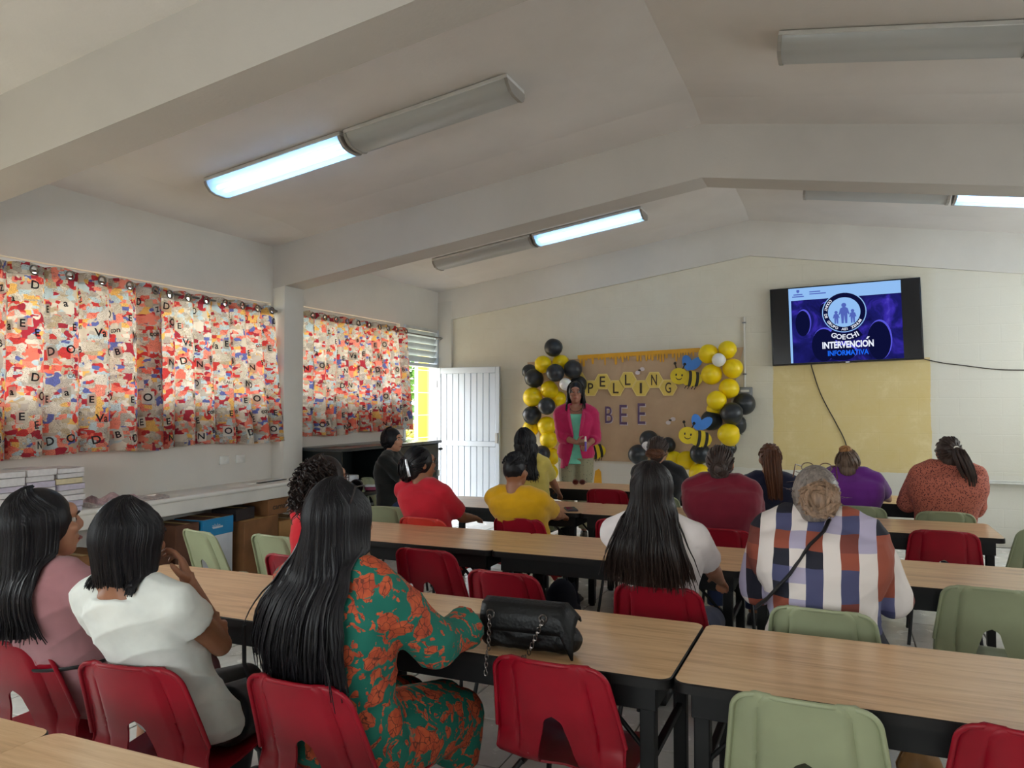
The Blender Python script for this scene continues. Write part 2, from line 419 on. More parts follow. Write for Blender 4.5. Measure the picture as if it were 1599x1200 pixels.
# ------------------------------------------------------------------ windows
M_ALU = mat('window_aluminium', (196, 198, 198), 0.4, 0.6)
def m_glass():
    t = NT('window_glass'); t.n.remove(t.b)
    tr = t.node('BsdfTransparent'); gl = t.node('BsdfGlossy'); gl.inputs['Roughness'].default_value = 0.03
    tr.inputs[0].default_value = (0.93, 0.96, 0.95, 1)
    mx = t.node('MixShader'); mx.inputs[0].default_value = 0.06
    t.link(tr.outputs[0], mx.inputs[1]); t.link(gl.outputs[0], mx.inputs[2]); t.link(mx.outputs[0], t.out.inputs[0])
    return t.m
M_GLASS = m_glass()
def window(n, ax, c, w, nm):
    """aluminium window in opening w at plane c; nm panes side by side"""
    a, b, z0, z1 = w; T = lambda u, z, d: (c + d, u, z) if ax == 'x' else (u, c + d, z)
    fr = MB()
    def bar(u0, u1, za, zb, d0, d1, mbx=fr):
        p, q = T(u0, za, d0), T(u1, zb, d1)
        mbx.box(min(p[0], q[0]), max(p[0], q[0]), min(p[1], q[1]), max(p[1], q[1]), min(p[2], q[2]), max(p[2], q[2]))
    root = empty(f'window_{n}', T((a + b) / 2, z0, 0)); root['kind'] = 'structure'
    base = Vector(root.location)
    f2 = MB(); bar(a, b, z0, z0 + .05, -.03, .03, f2); f2.v = [tuple(Vector(p) - base) for p in f2.v]; f2.build('window_rail', M_ALU, root)
    f2 = MB(); bar(a, b, z1 - .05, z1, -.03, .03, f2); f2.v = [tuple(Vector(p) - base) for p in f2.v]; f2.build('window_rail', M_ALU, root)
    for k in range(nm + 1):
        u = a + (b - a) * k / nm; s = MB(); bar(max(a, u - .025), min(b, u + .025), z0 + .05, z1 - .05, -.028, .028, s)
        s.v = [tuple(Vector(p) - base) for p in s.v]; s.build('mullion', M_ALU, root)
        if k < nm:
            g = MB(); bar(u + .025, u + (b - a) / nm - .025, z0 + .05, z1 - .05, -.003, .003, g)
            g.v = [tuple(Vector(p) - base) for p in g.v]; g.build('pane', M_GLASS, root)
window(1, 'x', XL - 0.09, WIN1, 4); window(2, 'x', XL - 0.09, WIN2, 3); window(3, 'x', XL - 0.09, WIN0, 4)
for k, w in enumerate(RW): window(4 + k, 'x', XR + 0.08, w, 4)
window(7, 'y', YB - 0.08, BW[0], 4)

# ------------------------------------------------------------------ door in the left corner: louvre above, leaf swung open against the front wall
M_DOOR = mat('white_metal_door', (196, 206, 216), 0.35, 0.0, 0.03, 3.0)
M_LOUV = mat('louvre_grey', (176, 182, 178), 0.45)
dr = empty('door_1', (XL, 8.67, 0)); dr['kind'] = 'structure'
fr = MB()
# the frame as one bent profile
prof = [(0, 0), (0, 2.59), (.95, 2.59), (.95, 0), (.90, 0), (.90, 2.06), (.05, 2.06), (.05, 0)]
fr.add([(-.11, y, z) for y, z in prof] + [(.012, y, z) for y, z in prof],
       [tuple((k, (k + 1) % 8, (k + 1) % 8 + 8, k + 8)) for k in range(8)] + [(0, 1, 6, 7), (1, 2, 5, 6), (2, 3, 4, 5), (8, 15, 14, 9), (9, 14, 13, 10), (10, 13, 12, 11)])
# an opening for the louvre is left by building the upper member as its own pieces
fr = MB(); fr.box(-.11, .012, 0, .05, 0, 2.59); fr.build('door_frame', M_DOOR, dr)
fr = MB(); fr.box(-.11, .012, .90, .95, 0, 2.59); fr.build('door_frame', M_DOOR, dr)
fr = MB(); fr.box(-.11, .012, .05, .90, 2.055, 2.10); fr.build('transom_bar', M_DOOR, dr)
fr = MB(); fr.box(-.11, .012, .05, .90, 2.55, 2.59); fr.build('transom_bar', M_ALU, dr)
sl = MB().rbox(-.045, .045, -.425, .425, -.004, .004, .002, 1)
f0 = None
for k in range(5):
    loc = (-.03, .475, 2.155 + k * 0.088)
    if f0 is None: f0 = sl.build('louver_slat', M_LOUV, dr, loc=loc, rot=(0, R(-62), 0), smooth=40)
    else: inst(f0, 'louver_slat', dr, loc, (0, R(-62), 0))
# the leaf
lf = empty('door_2', (XL + 0.03, 9.545, 0.02), R(-1.5)); lf['kind'] = 'structure'
L, Hh = 0.985, 2.03
for nm_, b in (('stile', (0, .06, -.02, .02, 0, Hh)), ('stile', (L - .06, L, -.02, .02, 0, Hh)), ('rail', (.06, L - .06, -.02, .02, Hh - .085, Hh)),
          ('rail', (.06, L - .06, -.02, .02, .93, 1.0)), ('rail', (.06, L - .06, -.02, .02, 0, .10))):
    MB().rbox(*b, .004, 1).build('door_' + nm_, M_DOOR, lf, smooth=40)
w = (L - .12) / 9
for za, zb in ((.10, .93), (1.0, Hh - .085)):
    s = MB().rbox(.004, w - .004, -.010, .006, za, zb, .004, 1)
    f0 = None
    for k in range(9):
        loc = (.06 + k * w, 0, 0)
        if f0 is None: f0 = s.build('door_slat', M_DOOR, lf, loc=loc, smooth=40)
        else: inst(f0, 'door_slat', lf, loc)
MB().box(.06, L - .06, .004, .012, .1, Hh - .08).build('door_sheet', M_DOOR, lf)
MB().rbox(L - .055, L - .015, -.045, -.02, .98, 1.12, .004, 1).build('door_lock', M_ALU, lf, smooth=40)
for z in (.25, 1.0, 1.8): MB().cyl((.0, -.022, z - .05), (.0, -.022, z + .05), .01).build('hinge', M_ALU, lf, smooth=40)

# small things fixed to the walls
M_PLATE = mat('outlet_plate', (214, 214, 208), 0.4)
M_SLOT = mat('outlet_slot', (40, 40, 42), 0.6)
for k, (y, lab) in enumerate(((5.49, 'white wall outlet plate below the curtain, farther from the column'), (5.70, 'white wall outlet plate below the curtain, nearer to the column'))):
    t = empty('wall_outlet', (XL, y, 1.01), 0, lab, 'outlet', 'wall outlets under the curtain')
    MB().rbox(-.004, .012, -.06, .06, -.038, .038, .004, 2).build('face_plate', M_PLATE, t, smooth=40)
    for d in (-.025, .025): MB().rbox(.010, .014, d - .013, d + .013, -.018, .018, .002, 1).build('socket', M_SLOT if k > 5 else M_PLATE, t, smooth=40)

# exterior beyond the open door
M_EARTH = mat('dry_earth', (150, 138, 108), 0.95, var=0.2, nscale=2)
structure(MB().box(-40, -5.46, -10, 40, -0.3, -0.13).build('ground', M_EARTH))
M_YEL = mat('yellow_post_paint', (176, 156, 4), 0.6)
t = empty('gallery_column', (-7.0, 12.235, -0.14), 0, 'bright yellow square post standing outside the open door', 'post')
MB().rbox(-.10, .10, -.13, .13, 0, 3.6, .01, 2).build('post_shaft', M_YEL, t, smooth=40)
MB().rbox(-.16, .16, -.19, .19, 0, .12, .01, 2).build('post_base', M_YEL, t, smooth=40)
M_WHM = mat('white_fence_metal', (230, 232, 230), 0.4)
M_ROD = mat('dark_fence_rod', (110, 110, 100), 0.5)
t = empty('wire_fence', (-6.5, 11.0, -0.14), 0, 'thin rod fence with a white upright seen through the open door', 'fence')
for y in (-.9, .04, 1.0): MB().box(-.02, .02, y - .02, y + .02, 0, 2.45).build('fence_post', M_WHM, t)
for k in range(6): MB().cyl((0, -.9, .35 + k * .38), (0, 1.0, .35 + k * .38), .006, n=6).build('fence_rod', M_ROD, t)
M_LOW = mat('low_wall_paint', (222, 214, 190), 0.9, var=0.12, nscale=1.5)
structure(MB().box(-14.2, -14, 12, 36, -0.14, 1.25).build('boundary_wall', M_LOW))
def m_leaf(name, a, b):
    t = NT(name); v = t.tc('Object'); n = t.noise(v, 3.0, 3)
    t.link(t.ramp(n.outputs[0], [(0.3, lin(a)), (0.7, lin(b))]), t.b.inputs['Base Color']); t.b.inputs['Roughness'].default_value = 0.6
    t.b.inputs['Transmission Weight'].default_value = 0.0
    return t.m
M_LEAF = m_leaf('tree_leaves', (28, 72, 10), (84, 132, 28)); M_BARK = mat('tree_bark', (96, 78, 60), 0.9)
def tree(x, y, h, rad, label, seed, m=M_LEAF, cat='tree'):
    rg = random.Random(seed); t = empty('tree' if cat == 'tree' else 'bush', (x, y, -.14), 0, label, cat, 'plants outside the door')
    tr = MB(); tr.tube([(0, 0, 0), (.05, .02, h * .3), (-.04, .05, h * .6), (0, 0, h * .8)], [.12, .1, .07, .03], 8).build('trunk', M_BARK, t, smooth=60)
    lv = MB()
    for k in range(2600):
        u = Vector((rg.gauss(0, 1), rg.gauss(0, 1), rg.gauss(0, 1))).normalized() * rad * rg.uniform(.45, 1)
        c = Vector((u.x, u.y, h * .62 + u.z * .9)); 
        if c.z < .1: continue
        a = Vector((rg.gauss(0, 1), rg.gauss(0, 1), rg.gauss(0, 1))).normalized() * .09; b = a.orthogonal().normalized() * .045
        lv.add([c - a, c + b, c + a, c - b], [(0, 1, 2, 3)])
    f = lv.build('foliage', m, t); f['kind'] = 'stuff'
tree(-9.6, 15.6, 4.2, 1.5, 'leafy green tree outside the door behind the rod fence', 3)
tree(-11.5, 20.5, 5.0, 2.2, 'taller green tree farther off beyond the yellow post', 5)
M_LEAF2 = m_leaf('bush_leaves', (110, 116, 36), (170, 160, 80))
tree(-8.6, 14.2, 1.25, .55, 'low yellowish bush outside the door below the green tree', 8, M_LEAF2, 'bush')

# ================================================================== ceiling lights
M_HOUSE = mat('lamp_housing', (205, 205, 203), 0.45)
M_CAP = mat('lamp_end_cap', (150, 146, 140), 0.5)
def m_diff():
    t = NT('lamp_diffuser'); v = t.tc('Object', (1, 60, 60)); n = t.noise(v, 3, 2)
    t.n.remove(t.b)
    tl = t.node('BsdfTranslucent'); tl.inputs[0].default_value = lin((205, 215, 225)); tr = t.node('BsdfTransparent'); df = t.node('BsdfDiffuse')
    df.inputs[0].default_value = lin((214, 212, 206)); gl = t.node('BsdfGlossy'); gl.inputs['Roughness'].default_value = 0.25
    a = t.node('MixShader'); a.inputs[0].default_value = 0.45; t.link(df.outputs[0], a.inputs[1]); t.link(tl.outputs[0], a.inputs[2])
    b = t.node('MixShader'); b.inputs[0].default_value = 0.22; t.link(a.outputs[0], b.inputs[1]); t.link(tr.outputs[0], b.inputs[2])
    c = t.node('MixShader'); c.inputs[0].default_value = 0.06; t.link(b.outputs[0], c.inputs[1]); t.link(gl.outputs[0], c.inputs[2])
    t.link(c.outputs[0], t.out.inputs[0]); return t.m
M_DIFF = m_diff()
M_TUBE_ON = emit('fluorescent_on', (150, 205, 255), 16.0); M_TUBE_OFF = mat('fluorescent_off', (220, 220, 215), 0.3)
def ceiling_light(x, y, lit, label):
    side = 1 if x < XC else -1
    t = empty('ceiling_light', (x, y, zc(x) + 0.045), 0, label, 'ceiling light', 'fluorescent fixtures on the sloped ceiling')
    t.rotation_euler = (0, -math.atan(SL) * side, 0)
    h = 0.645
    MB().rbox(-h, h, -.15, .15, -.028, 0.0, .004, 1).build('housing', M_HOUSE, t, smooth=40)
    sec = [(-.145, -.028), (-.135, -.06), (-.10, -.098), (-.05, -.112), (.05, -.112), (.10, -.098), (.135, -.06), (.145, -.028)]
    df = MB(); n = len(sec)
    for xx in (-h + .02, h - .02): df.v += [(xx, a, b) for a, b in sec]
    df.f = [(k, k + 1, n + k + 1, n + k) for k in range(n - 1)]
    df.build('diffuser', M_DIFF, t, smooth=60)
    for s_ in (-1, 1):
        cp = MB(); pr = [(a * 1.04, b * 1.05) for a, b in sec]; 
        x0, x1 = sorted((s_ * (h - .022), s_ * h))
        cp.v = [(x0, a, b) for a, b in pr] + [(x1, a, b) for a, b in pr]
        cp.f = [tuple(range(n - 1, -1, -1)), tuple(range(n, 2 * n))] + [(k, (k + 1) % n, (k + 1) % n + n, k + n) for k in range(n)]
        cp.build('end_cap', M_CAP, t, fix=True)
    for yy in (-.045, .045):
        MB().cyl((-h + .04, yy, -.06), (h - .04, yy, -.06), .016, n=10).build('fluorescent_tube', M_TUBE_ON if lit else M_TUBE_OFF, t, smooth=60)
ceiling_light(-3.905, 4.61, True, 'glowing bluish fluorescent fixture over the letter-print curtains, near bay')
ceiling_light(-2.60, 4.61, False, 'unlit fluorescent fixture joined to the glowing one, near bay')
ceiling_light(-3.905, 8.22, False, 'unlit fluorescent fixture above the second curtain, far bay')
ceiling_light(-2.60, 8.22, True, 'glowing fluorescent fixture high over the balloon arch, far bay')
ceiling_light(0.33, 4.80, False, 'unlit fluorescent fixture on the right slope, nearer the ridge, near bay')
ceiling_light(1.635, 4.80, False, 'unlit fluorescent fixture on the right slope, farther from the ridge, near bay')
ceiling_light(0.33, 8.15, False, 'unlit fluorescent fixture above the television, far bay')
ceiling_light(1.635, 8.15, True, 'glowing fluorescent fixture at the right of the far bay')

# ================================================================== counter along the left wall
M_COUNT = mat('counter_plaster', (224, 221, 214), 0.5, var=0.05, nscale=3)
t = structure(MB().rbox(XL - .01, -4.80, -2.5, 6.5, 0.66, 0.785, .012, 3).build('trim_1', M_COUNT, smooth=40))
tb = MB().tube([(-4.80, -2.5, .783), (-4.80, 6.5, .783)], .02, 12); tb.build('counter_nosing', M_COUNT, t, smooth=60)
for k, y in enumerate((3.0, 6.3)):
    structure(MB().rbox(XL - .01, -4.9, y - .07, y + .07, 0, .67, .004, 1).build('trim_%d' % (2 + k), M_COUNT, smooth=40))

# ================================================================== curtains
def m_curtain(off):
    t = NT('letter_print_cloth')
    uv = t.tc('UV', (1, 1, 1)); 
    mp = t.node('Mapping'); mp.inputs['Location'].default_value = (off, 0, 0); t.link(uv, mp.inputs[0]); v = mp.outputs[0]
    nz = t.noise(v, 14, 2); 
    vd = t.node('VectorMath', operation='MULTIPLY_ADD'); t.link(nz.outputs['Color'], vd.inputs[0]); vd.inputs[1].default_value = (.022, .022, .022); t.link(v, vd.inputs[2])
    pal = [(0.0, lin((190, 60, 58))), (.08, lin((190, 178, 160))), (.22, lin((226, 132, 112))), (.32, lin((172, 160, 148))), (.44, lin((158, 48, 60))),
           (.50, lin((176, 190, 194))), (.58, lin((222, 172, 96))), (.64, lin((208, 196, 180))), (.74, lin((92, 100, 156))), (.79, lin((222, 110, 92))), (.87, lin((178, 160, 132))), (.93, lin((204, 192, 178)))]
    def cells(scale, sc):
        vo = t.node('TexVoronoi', distance='CHEBYCHEV'); vo.inputs['Scale'].default_value = scale; vo.inputs['Randomness'].default_value = .9
        m2 = t.node('Mapping'); m2.inputs['Scale'].default_value = sc; t.link(vd.outputs[0], m2.inputs[0]); t.link(m2.outputs[0], vo.inputs['Vector'])
        s = t.node('SeparateColor'); t.link(vo.outputs['Color'], s.inputs[0]); return s.outputs[0], vo.outputs['Distance']
    c1, _ = cells(9, (1, 1.3, 1)); c2, _ = cells(24, (.8, 1.4, 1))
    big = t.ramp(c1, pal, 'CONSTANT'); small = t.ramp(c2, pal, 'CONSTANT')
    sel = t.ramp(t.noise(v, 9, 2).outputs[0], [(.47, (0, 0, 0, 1)), (.49, (1, 1, 1, 1))])
    col = t.mix(sel, big, small)
    # scribbled lines
    wv = t.node('TexWave', wave_type='BANDS', bands_direction='DIAGONAL'); wv.inputs['Scale'].default_value = 26; wv.inputs['Distortion'].default_value = 18; wv.inputs['Detail'].default_value = 2; wv.inputs['Detail Scale'].default_value = 2.5
    t.link(v, wv.inputs['Vector'])
    scr = t.ramp(wv.outputs[0], [(.80, (0, 0, 0, 1)), (.97, (1, 1, 1, 1))])
    msk = t.ramp(t.noise(v, 6, 2).outputs[0], [(.40, (0, 0, 0, 1)), (.50, (1, 1, 1, 1))])
    f = t.math('MULTIPLY', t.math('MULTIPLY', scr, msk), .75)
    col = t.mix(f, col, lin((66, 52, 50)))
    t.n.remove(t.b)
    df = t.node('BsdfDiffuse'); tl = t.node('BsdfTranslucent'); t.link(col, df.inputs[0]); t.link(col, tl.inputs[0])
    sp = t.node('SeparateXYZ'); t.link(uv, sp.inputs[0])
    hem = t.math('LESS_THAN', t.math('ABSOLUTE', t.math('SUBTRACT', sp.outputs[1], 1.31)), 0.05)   # double cloth at the heading
    fac = t.math('MULTIPLY_ADD', hem, -0.31, 0.36)
    mx = t.node('MixShader'); t.link(fac, mx.inputs[0]); t.link(df.outputs[0], mx.inputs[1]); t.link(tl.outputs[0], mx.inputs[2]); t.link(mx.outputs[0], t.out.inputs[0])
    return t.m
M_INK = mat('print_ink', (34, 30, 34), 0.9); M_INKP = mat('print_paper', (232, 226, 214), 0.9)
M_GROM = mat('grommet_metal', (120, 112, 104), 0.35, 0.7)
_glyph = {}
def glyph(ch, size):
    if ch not in _glyph: _glyph[ch] = text_mesh(ch, 1.0, 0, 0.02)
    vs, fs = _glyph[ch]; return [(x * size, y * size) for x, y, _ in vs], fs
PRINT = [(.06, .10, 'D', .085, .2), (.19, .12, 'O', .08, 0), (.10, .26, 'Va', .085, 0), (.22, .28, 'E', .075, 0), (.03, .40, 'E', .07, 0), (.16, .45, 'a', .07, .1), (.07, .56, 'N', .075, -.1),
         (.21, .57, 'CALL', .035, 0), (.34, .08, 'N', .075, 0), (.45, .13, 'B', .07, .2), (.31, .22, 'E', .075, .1), (.43, .30, 'con', .06, .1), (.36, .42, 'O', .085, 0), (.46, .50, 'Z', .06, .3), (.30, .55, 'D', .08, -.1)]
def curtain(y0, y1, z0, z1, npl, amp, label, seed, y0b=None, y1b=None, twist=None, xo=0.10):
    """cloth panel hanging between y0..y1 at the top and y0b..y1b at the hem"""
    rg = random.Random(seed)
    y0b = y0 if y0b is None else y0b; y1b = y1 if y1b is None else y1b
    xb = XL + xo
    t = empty('curtain', (xb, (y0 + y1) / 2, z0), 0, label, 'curtain', 'letter print curtains on the left wall')
    ph = [rg.uniform(-.25, .25) for _ in range(npl + 2)]; am = [rg.uniform(.75, 1.25) for _ in range(npl + 2)]
    ox, oy, oz = t.location
    def P(u, w):
        """u 0..1 across, w 0..1 up"""
        q = u * npl; i = min(int(q), npl - 1); f = q - i
        s = math.sin(math.pi * f) ** .42 * (am[i] * (1 - f) + am[i + 1] * f)     # broad bulging flats with sharp folds between
        sag = .5 + .5 * (1 - w)
        x = amp * (s - .55) * (0.75 + .35 * (1 - w)) + .012 * math.sin(5 * u + 4 * w + seed) * (1 - w)
        yy = (y0 + (y1 - y0) * u) * w + (y0b + (y1b - y0b) * u) * (1 - w)
        yy += .02 * math.sin(2 * math.pi * q + ph[i]) * sag * .5
        if twist and u > twist[0]:                                               # the edge turned towards the room
            k = (u - twist[0]) / (1 - twist[0]); x += twist[1] * k ** 1.2
        z = z0 + (z1 - z0) * w + (.012 * math.sin(9 * u + seed) if w < .02 else 0) + .008 * math.sin(2 * math.pi * q) * (w > .97)
        return Vector((xb + x - ox, yy - oy, z - oz))
    nu, nv = npl * 14, 26
    wl = list(np.linspace(0, 1 - .080 / (z1 - z0), nv - 2)) + [1 - .066 / (z1 - z0), 1 - .022 / (z1 - z0), 1.0]
    V = [P(i / nu, wl[j]) for j in range(nv + 1) for i in range(nu + 1)]
    Fc = [(j * (nu + 1) + i, j * (nu + 1) + i + 1, (j + 1) * (nu + 1) + i + 1, (j + 1) * (nu + 1) + i) for j in range(nv) for i in range(nu) if not (j == nv - 2 and i % 14 in (6, 7))]
    me = bpy.data.meshes.new('cloth'); me.from_pydata(V, [], Fc); me.shade_smooth()
    # real cloth width as u coordinate
    ww = [0.0]
    for i in range(nu): ww.append(ww[-1] + (P((i + 1) / nu, .5) - P(i / nu, .5)).length)
    uvl = me.uv_layers.new(name='UVMap')
    co = np.empty(len(me.loops) * 2); li = np.empty(len(me.loops), dtype=np.int32); me.loops.foreach_get('vertex_index', li)
    co[0::2] = np.array(ww)[li % (nu + 1)]; co[1::2] = np.array(wl)[li // (nu + 1)] * (z1 - z0)
    uvl.data.foreach_set('uv', co)
    me.materials.append(m_curtain(seed * .37)); o = bpy.data.objects.new('cloth', me); COL.objects.link(o); o.parent = t
    # printed letters follow the folds
    ink, pap = MB(), MB(); total = ww[-1]; inv = lambda d: float(np.interp(d, ww, np.linspace(0, 1, nu + 1)))
    Hc = z1 - z0
    def S(d, h, off):
        u, w = inv(d), h / Hc; p = P(u, w); a = P(min(1, u + .004), w) - P(max(0, u - .004), w); b = P(u, min(1, w + .02)) - P(u, max(0, w - .02))
        n = a.cross(b).normalized(); n = n if n.x > 0 else -n
        return p + n * off
    period = 0.52; reps = int(total / period) + 2; sh = rg.uniform(0, .5)
    for kx in range(-1, reps):
        for kz in range(3):
            for (a, b, ch, sz, rt_) in PRINT:
                d, h = kx * period + a + sh, kz * .64 + b
                if rg.random() < .40 or not (.06 < d < total - .06 and .05 < h < Hc - .14): continue
                g, fs = glyph(ch, sz); cr, sr = math.cos(rt_), math.sin(rt_)
                ww_ = max(x for x, _ in g) + .012; hh_ = max(abs(y) for _, y in g) + .012
                if rg.random() < .45:
                    q = [(-ww_, -hh_), (0, -hh_ * 1.1), (ww_, -hh_), (ww_ * 1.08, 0), (ww_, hh_), (0, hh_ * 1.05), (-ww_, hh_), (-ww_ * 1.05, 0)]
                    pts = [S(d + cr * x - sr * y, h + sr * x + cr * y, .0022) for x, y in q] + [S(d, h, .0022)]
                    pap.add(pts, [(k, (k + 1) % 8, 8) for k in range(8)])
                ink.add([S(d + cr * x - sr * y, h + sr * x + cr * y, .0045) for x, y in g], fs)
    p = pap.build('paper_print', M_INKP2, t); p['kind'] = 'stuff'
    p = ink.build('letter_print', M_INK, t); p['kind'] = 'stuff'
    # grommets
    f0 = None
    for k in range(npl):
        pp = P((k + .5) / npl, 1 - .044 / Hc) + Vector((.006, 0, 0))
        if f0 is None:
            ring = MB(); ring.tube([(0, .030 * math.cos(a), .030 * math.sin(a)) for a in np.linspace(0, 2 * math.pi, 17)], .0065, 6)
            f0 = ring.build('grommet', M_GROM, t, loc=pp, smooth=60)
        else: inst(f0, 'grommet', t, pp)
    return t
def m_pp():
    t = NT('printed_paper'); t.n.remove(t.b); c = lin((232, 226, 214))
    df = t.node('BsdfDiffuse'); tl = t.node('BsdfTranslucent'); df.inputs[0].default_value = c; tl.inputs[0].default_value = c
    mx = t.node('MixShader'); mx.inputs[0].default_value = .5; t.link(df.outputs[0], mx.inputs[1]); t.link(tl.outputs[0], mx.inputs[2]); t.link(mx.outputs[0], t.out.inputs[0]); return t.m
M_INKP2 = m_pp()
curtain(2.62, 4.66, 1.165, 2.505, 8, .14, 'wide letter print curtain nearest the camera, beside the book stacks', 2, 2.62, 4.70, None, .13)
curtain(4.44, 6.08, 1.165, 2.505, 8, .12, 'letter print curtain just before the white column, over the wall outlets', 4, 4.44, 6.25, None, .07)
curtain(6.50, 7.52, 1.19, 2.52, 5, .115, 'letter print curtain just behind the white column', 6, 6.46, 7.52)
curtain(7.57, 8.60, 1.21, 2.52, 5, .11, 'letter print curtain beside the open door', 9, 7.60, 8.74)
M_ROD2 = mat('curtain_rod_metal', (120, 118, 114), 0.35, 0.7)
for y0, y1, lab in ((2.4, 6.12, 'thin metal curtain rod over the near window'), (6.46, 9.6, 'thin metal curtain rod running over the far window to the corner')):
    t = empty('curtain_rod', (XL + .07, y0, 2.475), 0, lab, 'curtain rod')
    MB().cyl((0, 0, 0), (0, y1 - y0, 0), .010, n=10).build('rod', M_ROD2, t, smooth=60)
    for yy in (.05, y1 - y0 - .03): MB().box(-.075, .0, yy - .012, yy + .012, -.02, .015).build('bracket', M_ROD2, t)

# ================================================================== tables
def m_wood(name, a, b, c):
    t = NT(name); oi = t.node('ObjectInfo')
    v = t.tc('Object', (1.0, 14.0, 1.0))
    off = t.node('VectorMath', operation='ADD'); t.link(v, off.inputs[0])
    sc = t.math('MULTIPLY', oi.outputs['Random'], 37.0); cb = t.node('CombineXYZ'); t.link(sc, cb.inputs[0]); t.link(sc, cb.inputs[1]); t.link(cb.outputs[0], off.inputs[1])
    n1 = t.noise(off.outputs[0], 2.2, 7, 0.65, 0.4)
    v2 = t.node('VectorMath', operation='MULTIPLY'); t.link(off.outputs[0], v2.inputs[0]); v2.inputs[1].default_value = (2.0, 5.0, 1)
    n2 = t.noise(v2.outputs[0], 3.0, 4, 0.6)
    col = t.ramp(n1.outputs[0], [(0.32, lin(a)), (0.5, lin(b)), (0.68, lin(c))])
    lines = t.ramp(n2.outputs[0], [(0.35, (0, 0, 0, 1)), (0.44, (1, 1, 1, 1))])
    col = t.mix(t.math('MULTIPLY_ADD', lines, -0.28, 0.28), col, lin(a))
    t.link(col, t.b.inputs['Base Color']); t.b.inputs['Roughness'].default_value = 0.28
    t.bump(n2.outputs[0], 0.05, 0.002)
    return t.m
M_WOOD = m_wood('table_laminate', (184, 144, 104), (212, 174, 132), (224, 190, 150))
M_BLK = mat('black_steel', (11, 11, 13), 0.5, spec=0.3)
M_EDGE = mat('table_edge_band', (17, 15, 15), 0.5, spec=0.3)
def rrect(x0, x1, y0, y1, r, n=6):
    out = []
    for cx, cy, a0 in ((x1 - r, y1 - r, 0), (x0 + r, y1 - r, 90), (x0 + r, y0 + r, 180), (x1 - r, y0 + r, 270)):
        for k in range(n + 1): a = R(a0 + 90 * k / n); out.append((cx + r * math.cos(a), cy + r * math.sin(a)))
    return out
TH = 0.70
def make_table():
    t = empty('folding_table')
    hx, hy = 0.690, 0.327
    MB().prism(rrect(-hx + .004, hx - .004, -hy + .004, hy - .004, .04), TH - .004, TH).build('laminate_top', M_WOOD, t)
    ed = MB(); a, b = rrect(-hx, hx, -hy, hy, .043), rrect(-hx + .003, hx - .003, -hy + .003, hy - .003, .042)
    n = len(a)
    ed.v = [(x, y, TH - .032) for x, y in a] + [(x, y, TH - .004) for x, y in a] + [(x, y, TH - .0005) for x, y in b]
    ed.f = [tuple(range(n - 1, -1, -1))] + [(k, (k + 1) % n, (k + 1) % n + n, k + n) for k in range(n)] + [(k + n, (k + 1) % n + n, (k + 1) % n + 2 * n, k + 2 * n) for k in range(n)] + [tuple(range(2 * n, 3 * n))]
    ed.build('edge_band', M_EDGE, t, smooth=40)
    ax, ay = hx - .05, hy - .04
    for nm, bb in (('long', (-ax, ax, -ay, -ay + .022)), ('long', (-ax, ax, ay - .022, ay)), ('short', (-ax, -ax + .022, -ay + .022, ay - .022)), ('short', (ax - .022, ax, -ay + .022, ay - .022))):
        MB().rbox(*bb, TH - .115, TH - .032, .003, 1).build('apron', M_BLK, t, smooth=40)
    for sx in (-1, 1):
        for sy in (-1, 1):
            lx, ly = sx * (ax - .03), sy * (ay - .03)
            l = MB().rbox(lx - .024, lx + .024, ly - .024, ly + .024, .012, TH - .06, .004, 1).build('leg', M_BLK, t, smooth=40)
            MB().cyl((lx, ly, 0), (lx, ly, .014), .022, .02, 12).build('foot_glide', M_BLK, l, smooth=40)
            MB().tube([(lx - sx * .02, ly, .46), (lx - sx * .20, ly, TH - .05)], .008, 8).build('brace', M_BLK, t, smooth=60)
        MB().rbox(sx * (ax - .03) - .012, sx * (ax - .03) + .012, -ay + .05, ay - .05, .40, .424, .003, 1).build('cross_bar', M_BLK, t, smooth=40)
    return t
TX = (-2.518, -1.145, 0.241)      # centres of the three columns of tables
ROWS = (1.015, 2.635, 4.265, 5.87, 7.45)
GRP = 'wood-topped tables pushed together in rows'
tl = {
 (0, 0): 'wood-topped table at the very bottom left corner, nearest row', (0, 1): 'wood-topped table in the nearest row along the bottom edge',
 (1, 0): 'wood-topped table in front of the woman in the white tee and the woman in mauve', (1, 1): 'wood-topped table carrying the black chain handbag',
 (1, 2): 'wood-topped table behind the plaid woman, beside the handbag table', (1, 3): 'wood-topped table continuing the handbag row past the right edge',
 (2, 0): 'wood-topped table in front of the curly haired woman', (2, 1): 'wood-topped table between the boy in yellow and the long-haired woman in white',
 (2, 2): 'wood-topped table in front of the plaid woman', 
 (3, 0): 'pale-looking table in front of the woman in the red shirt, by the open door', (3, 1): 'wood-topped table carrying the dark phone, before the maroon top',
 (3, 2): 'wood-topped table whose free end shows beside the empty red chair on the right', 
 (4, 0): 'wood-topped table in the farthest row, left of the pink blazer woman', (4, 1): 'wood-topped table carrying the dark red glasses, farthest row', (4, 2): 'wood-topped table before the orange blouse woman, farthest row'}
XO = {0: -.012, 1: -.025, 2: 0, 3: 0, 4: 0}
t0 = None
for (r, c), lab in tl.items():
    x = (*TX, 1.627)[c] + XO[r]; y = ROWS[r]
    if t0 is None: t0 = make_table(); o = t0
    else: o = copy_tree(t0)
    o.location = (x, y, 0); tag(o, lab, 'table', GRP)

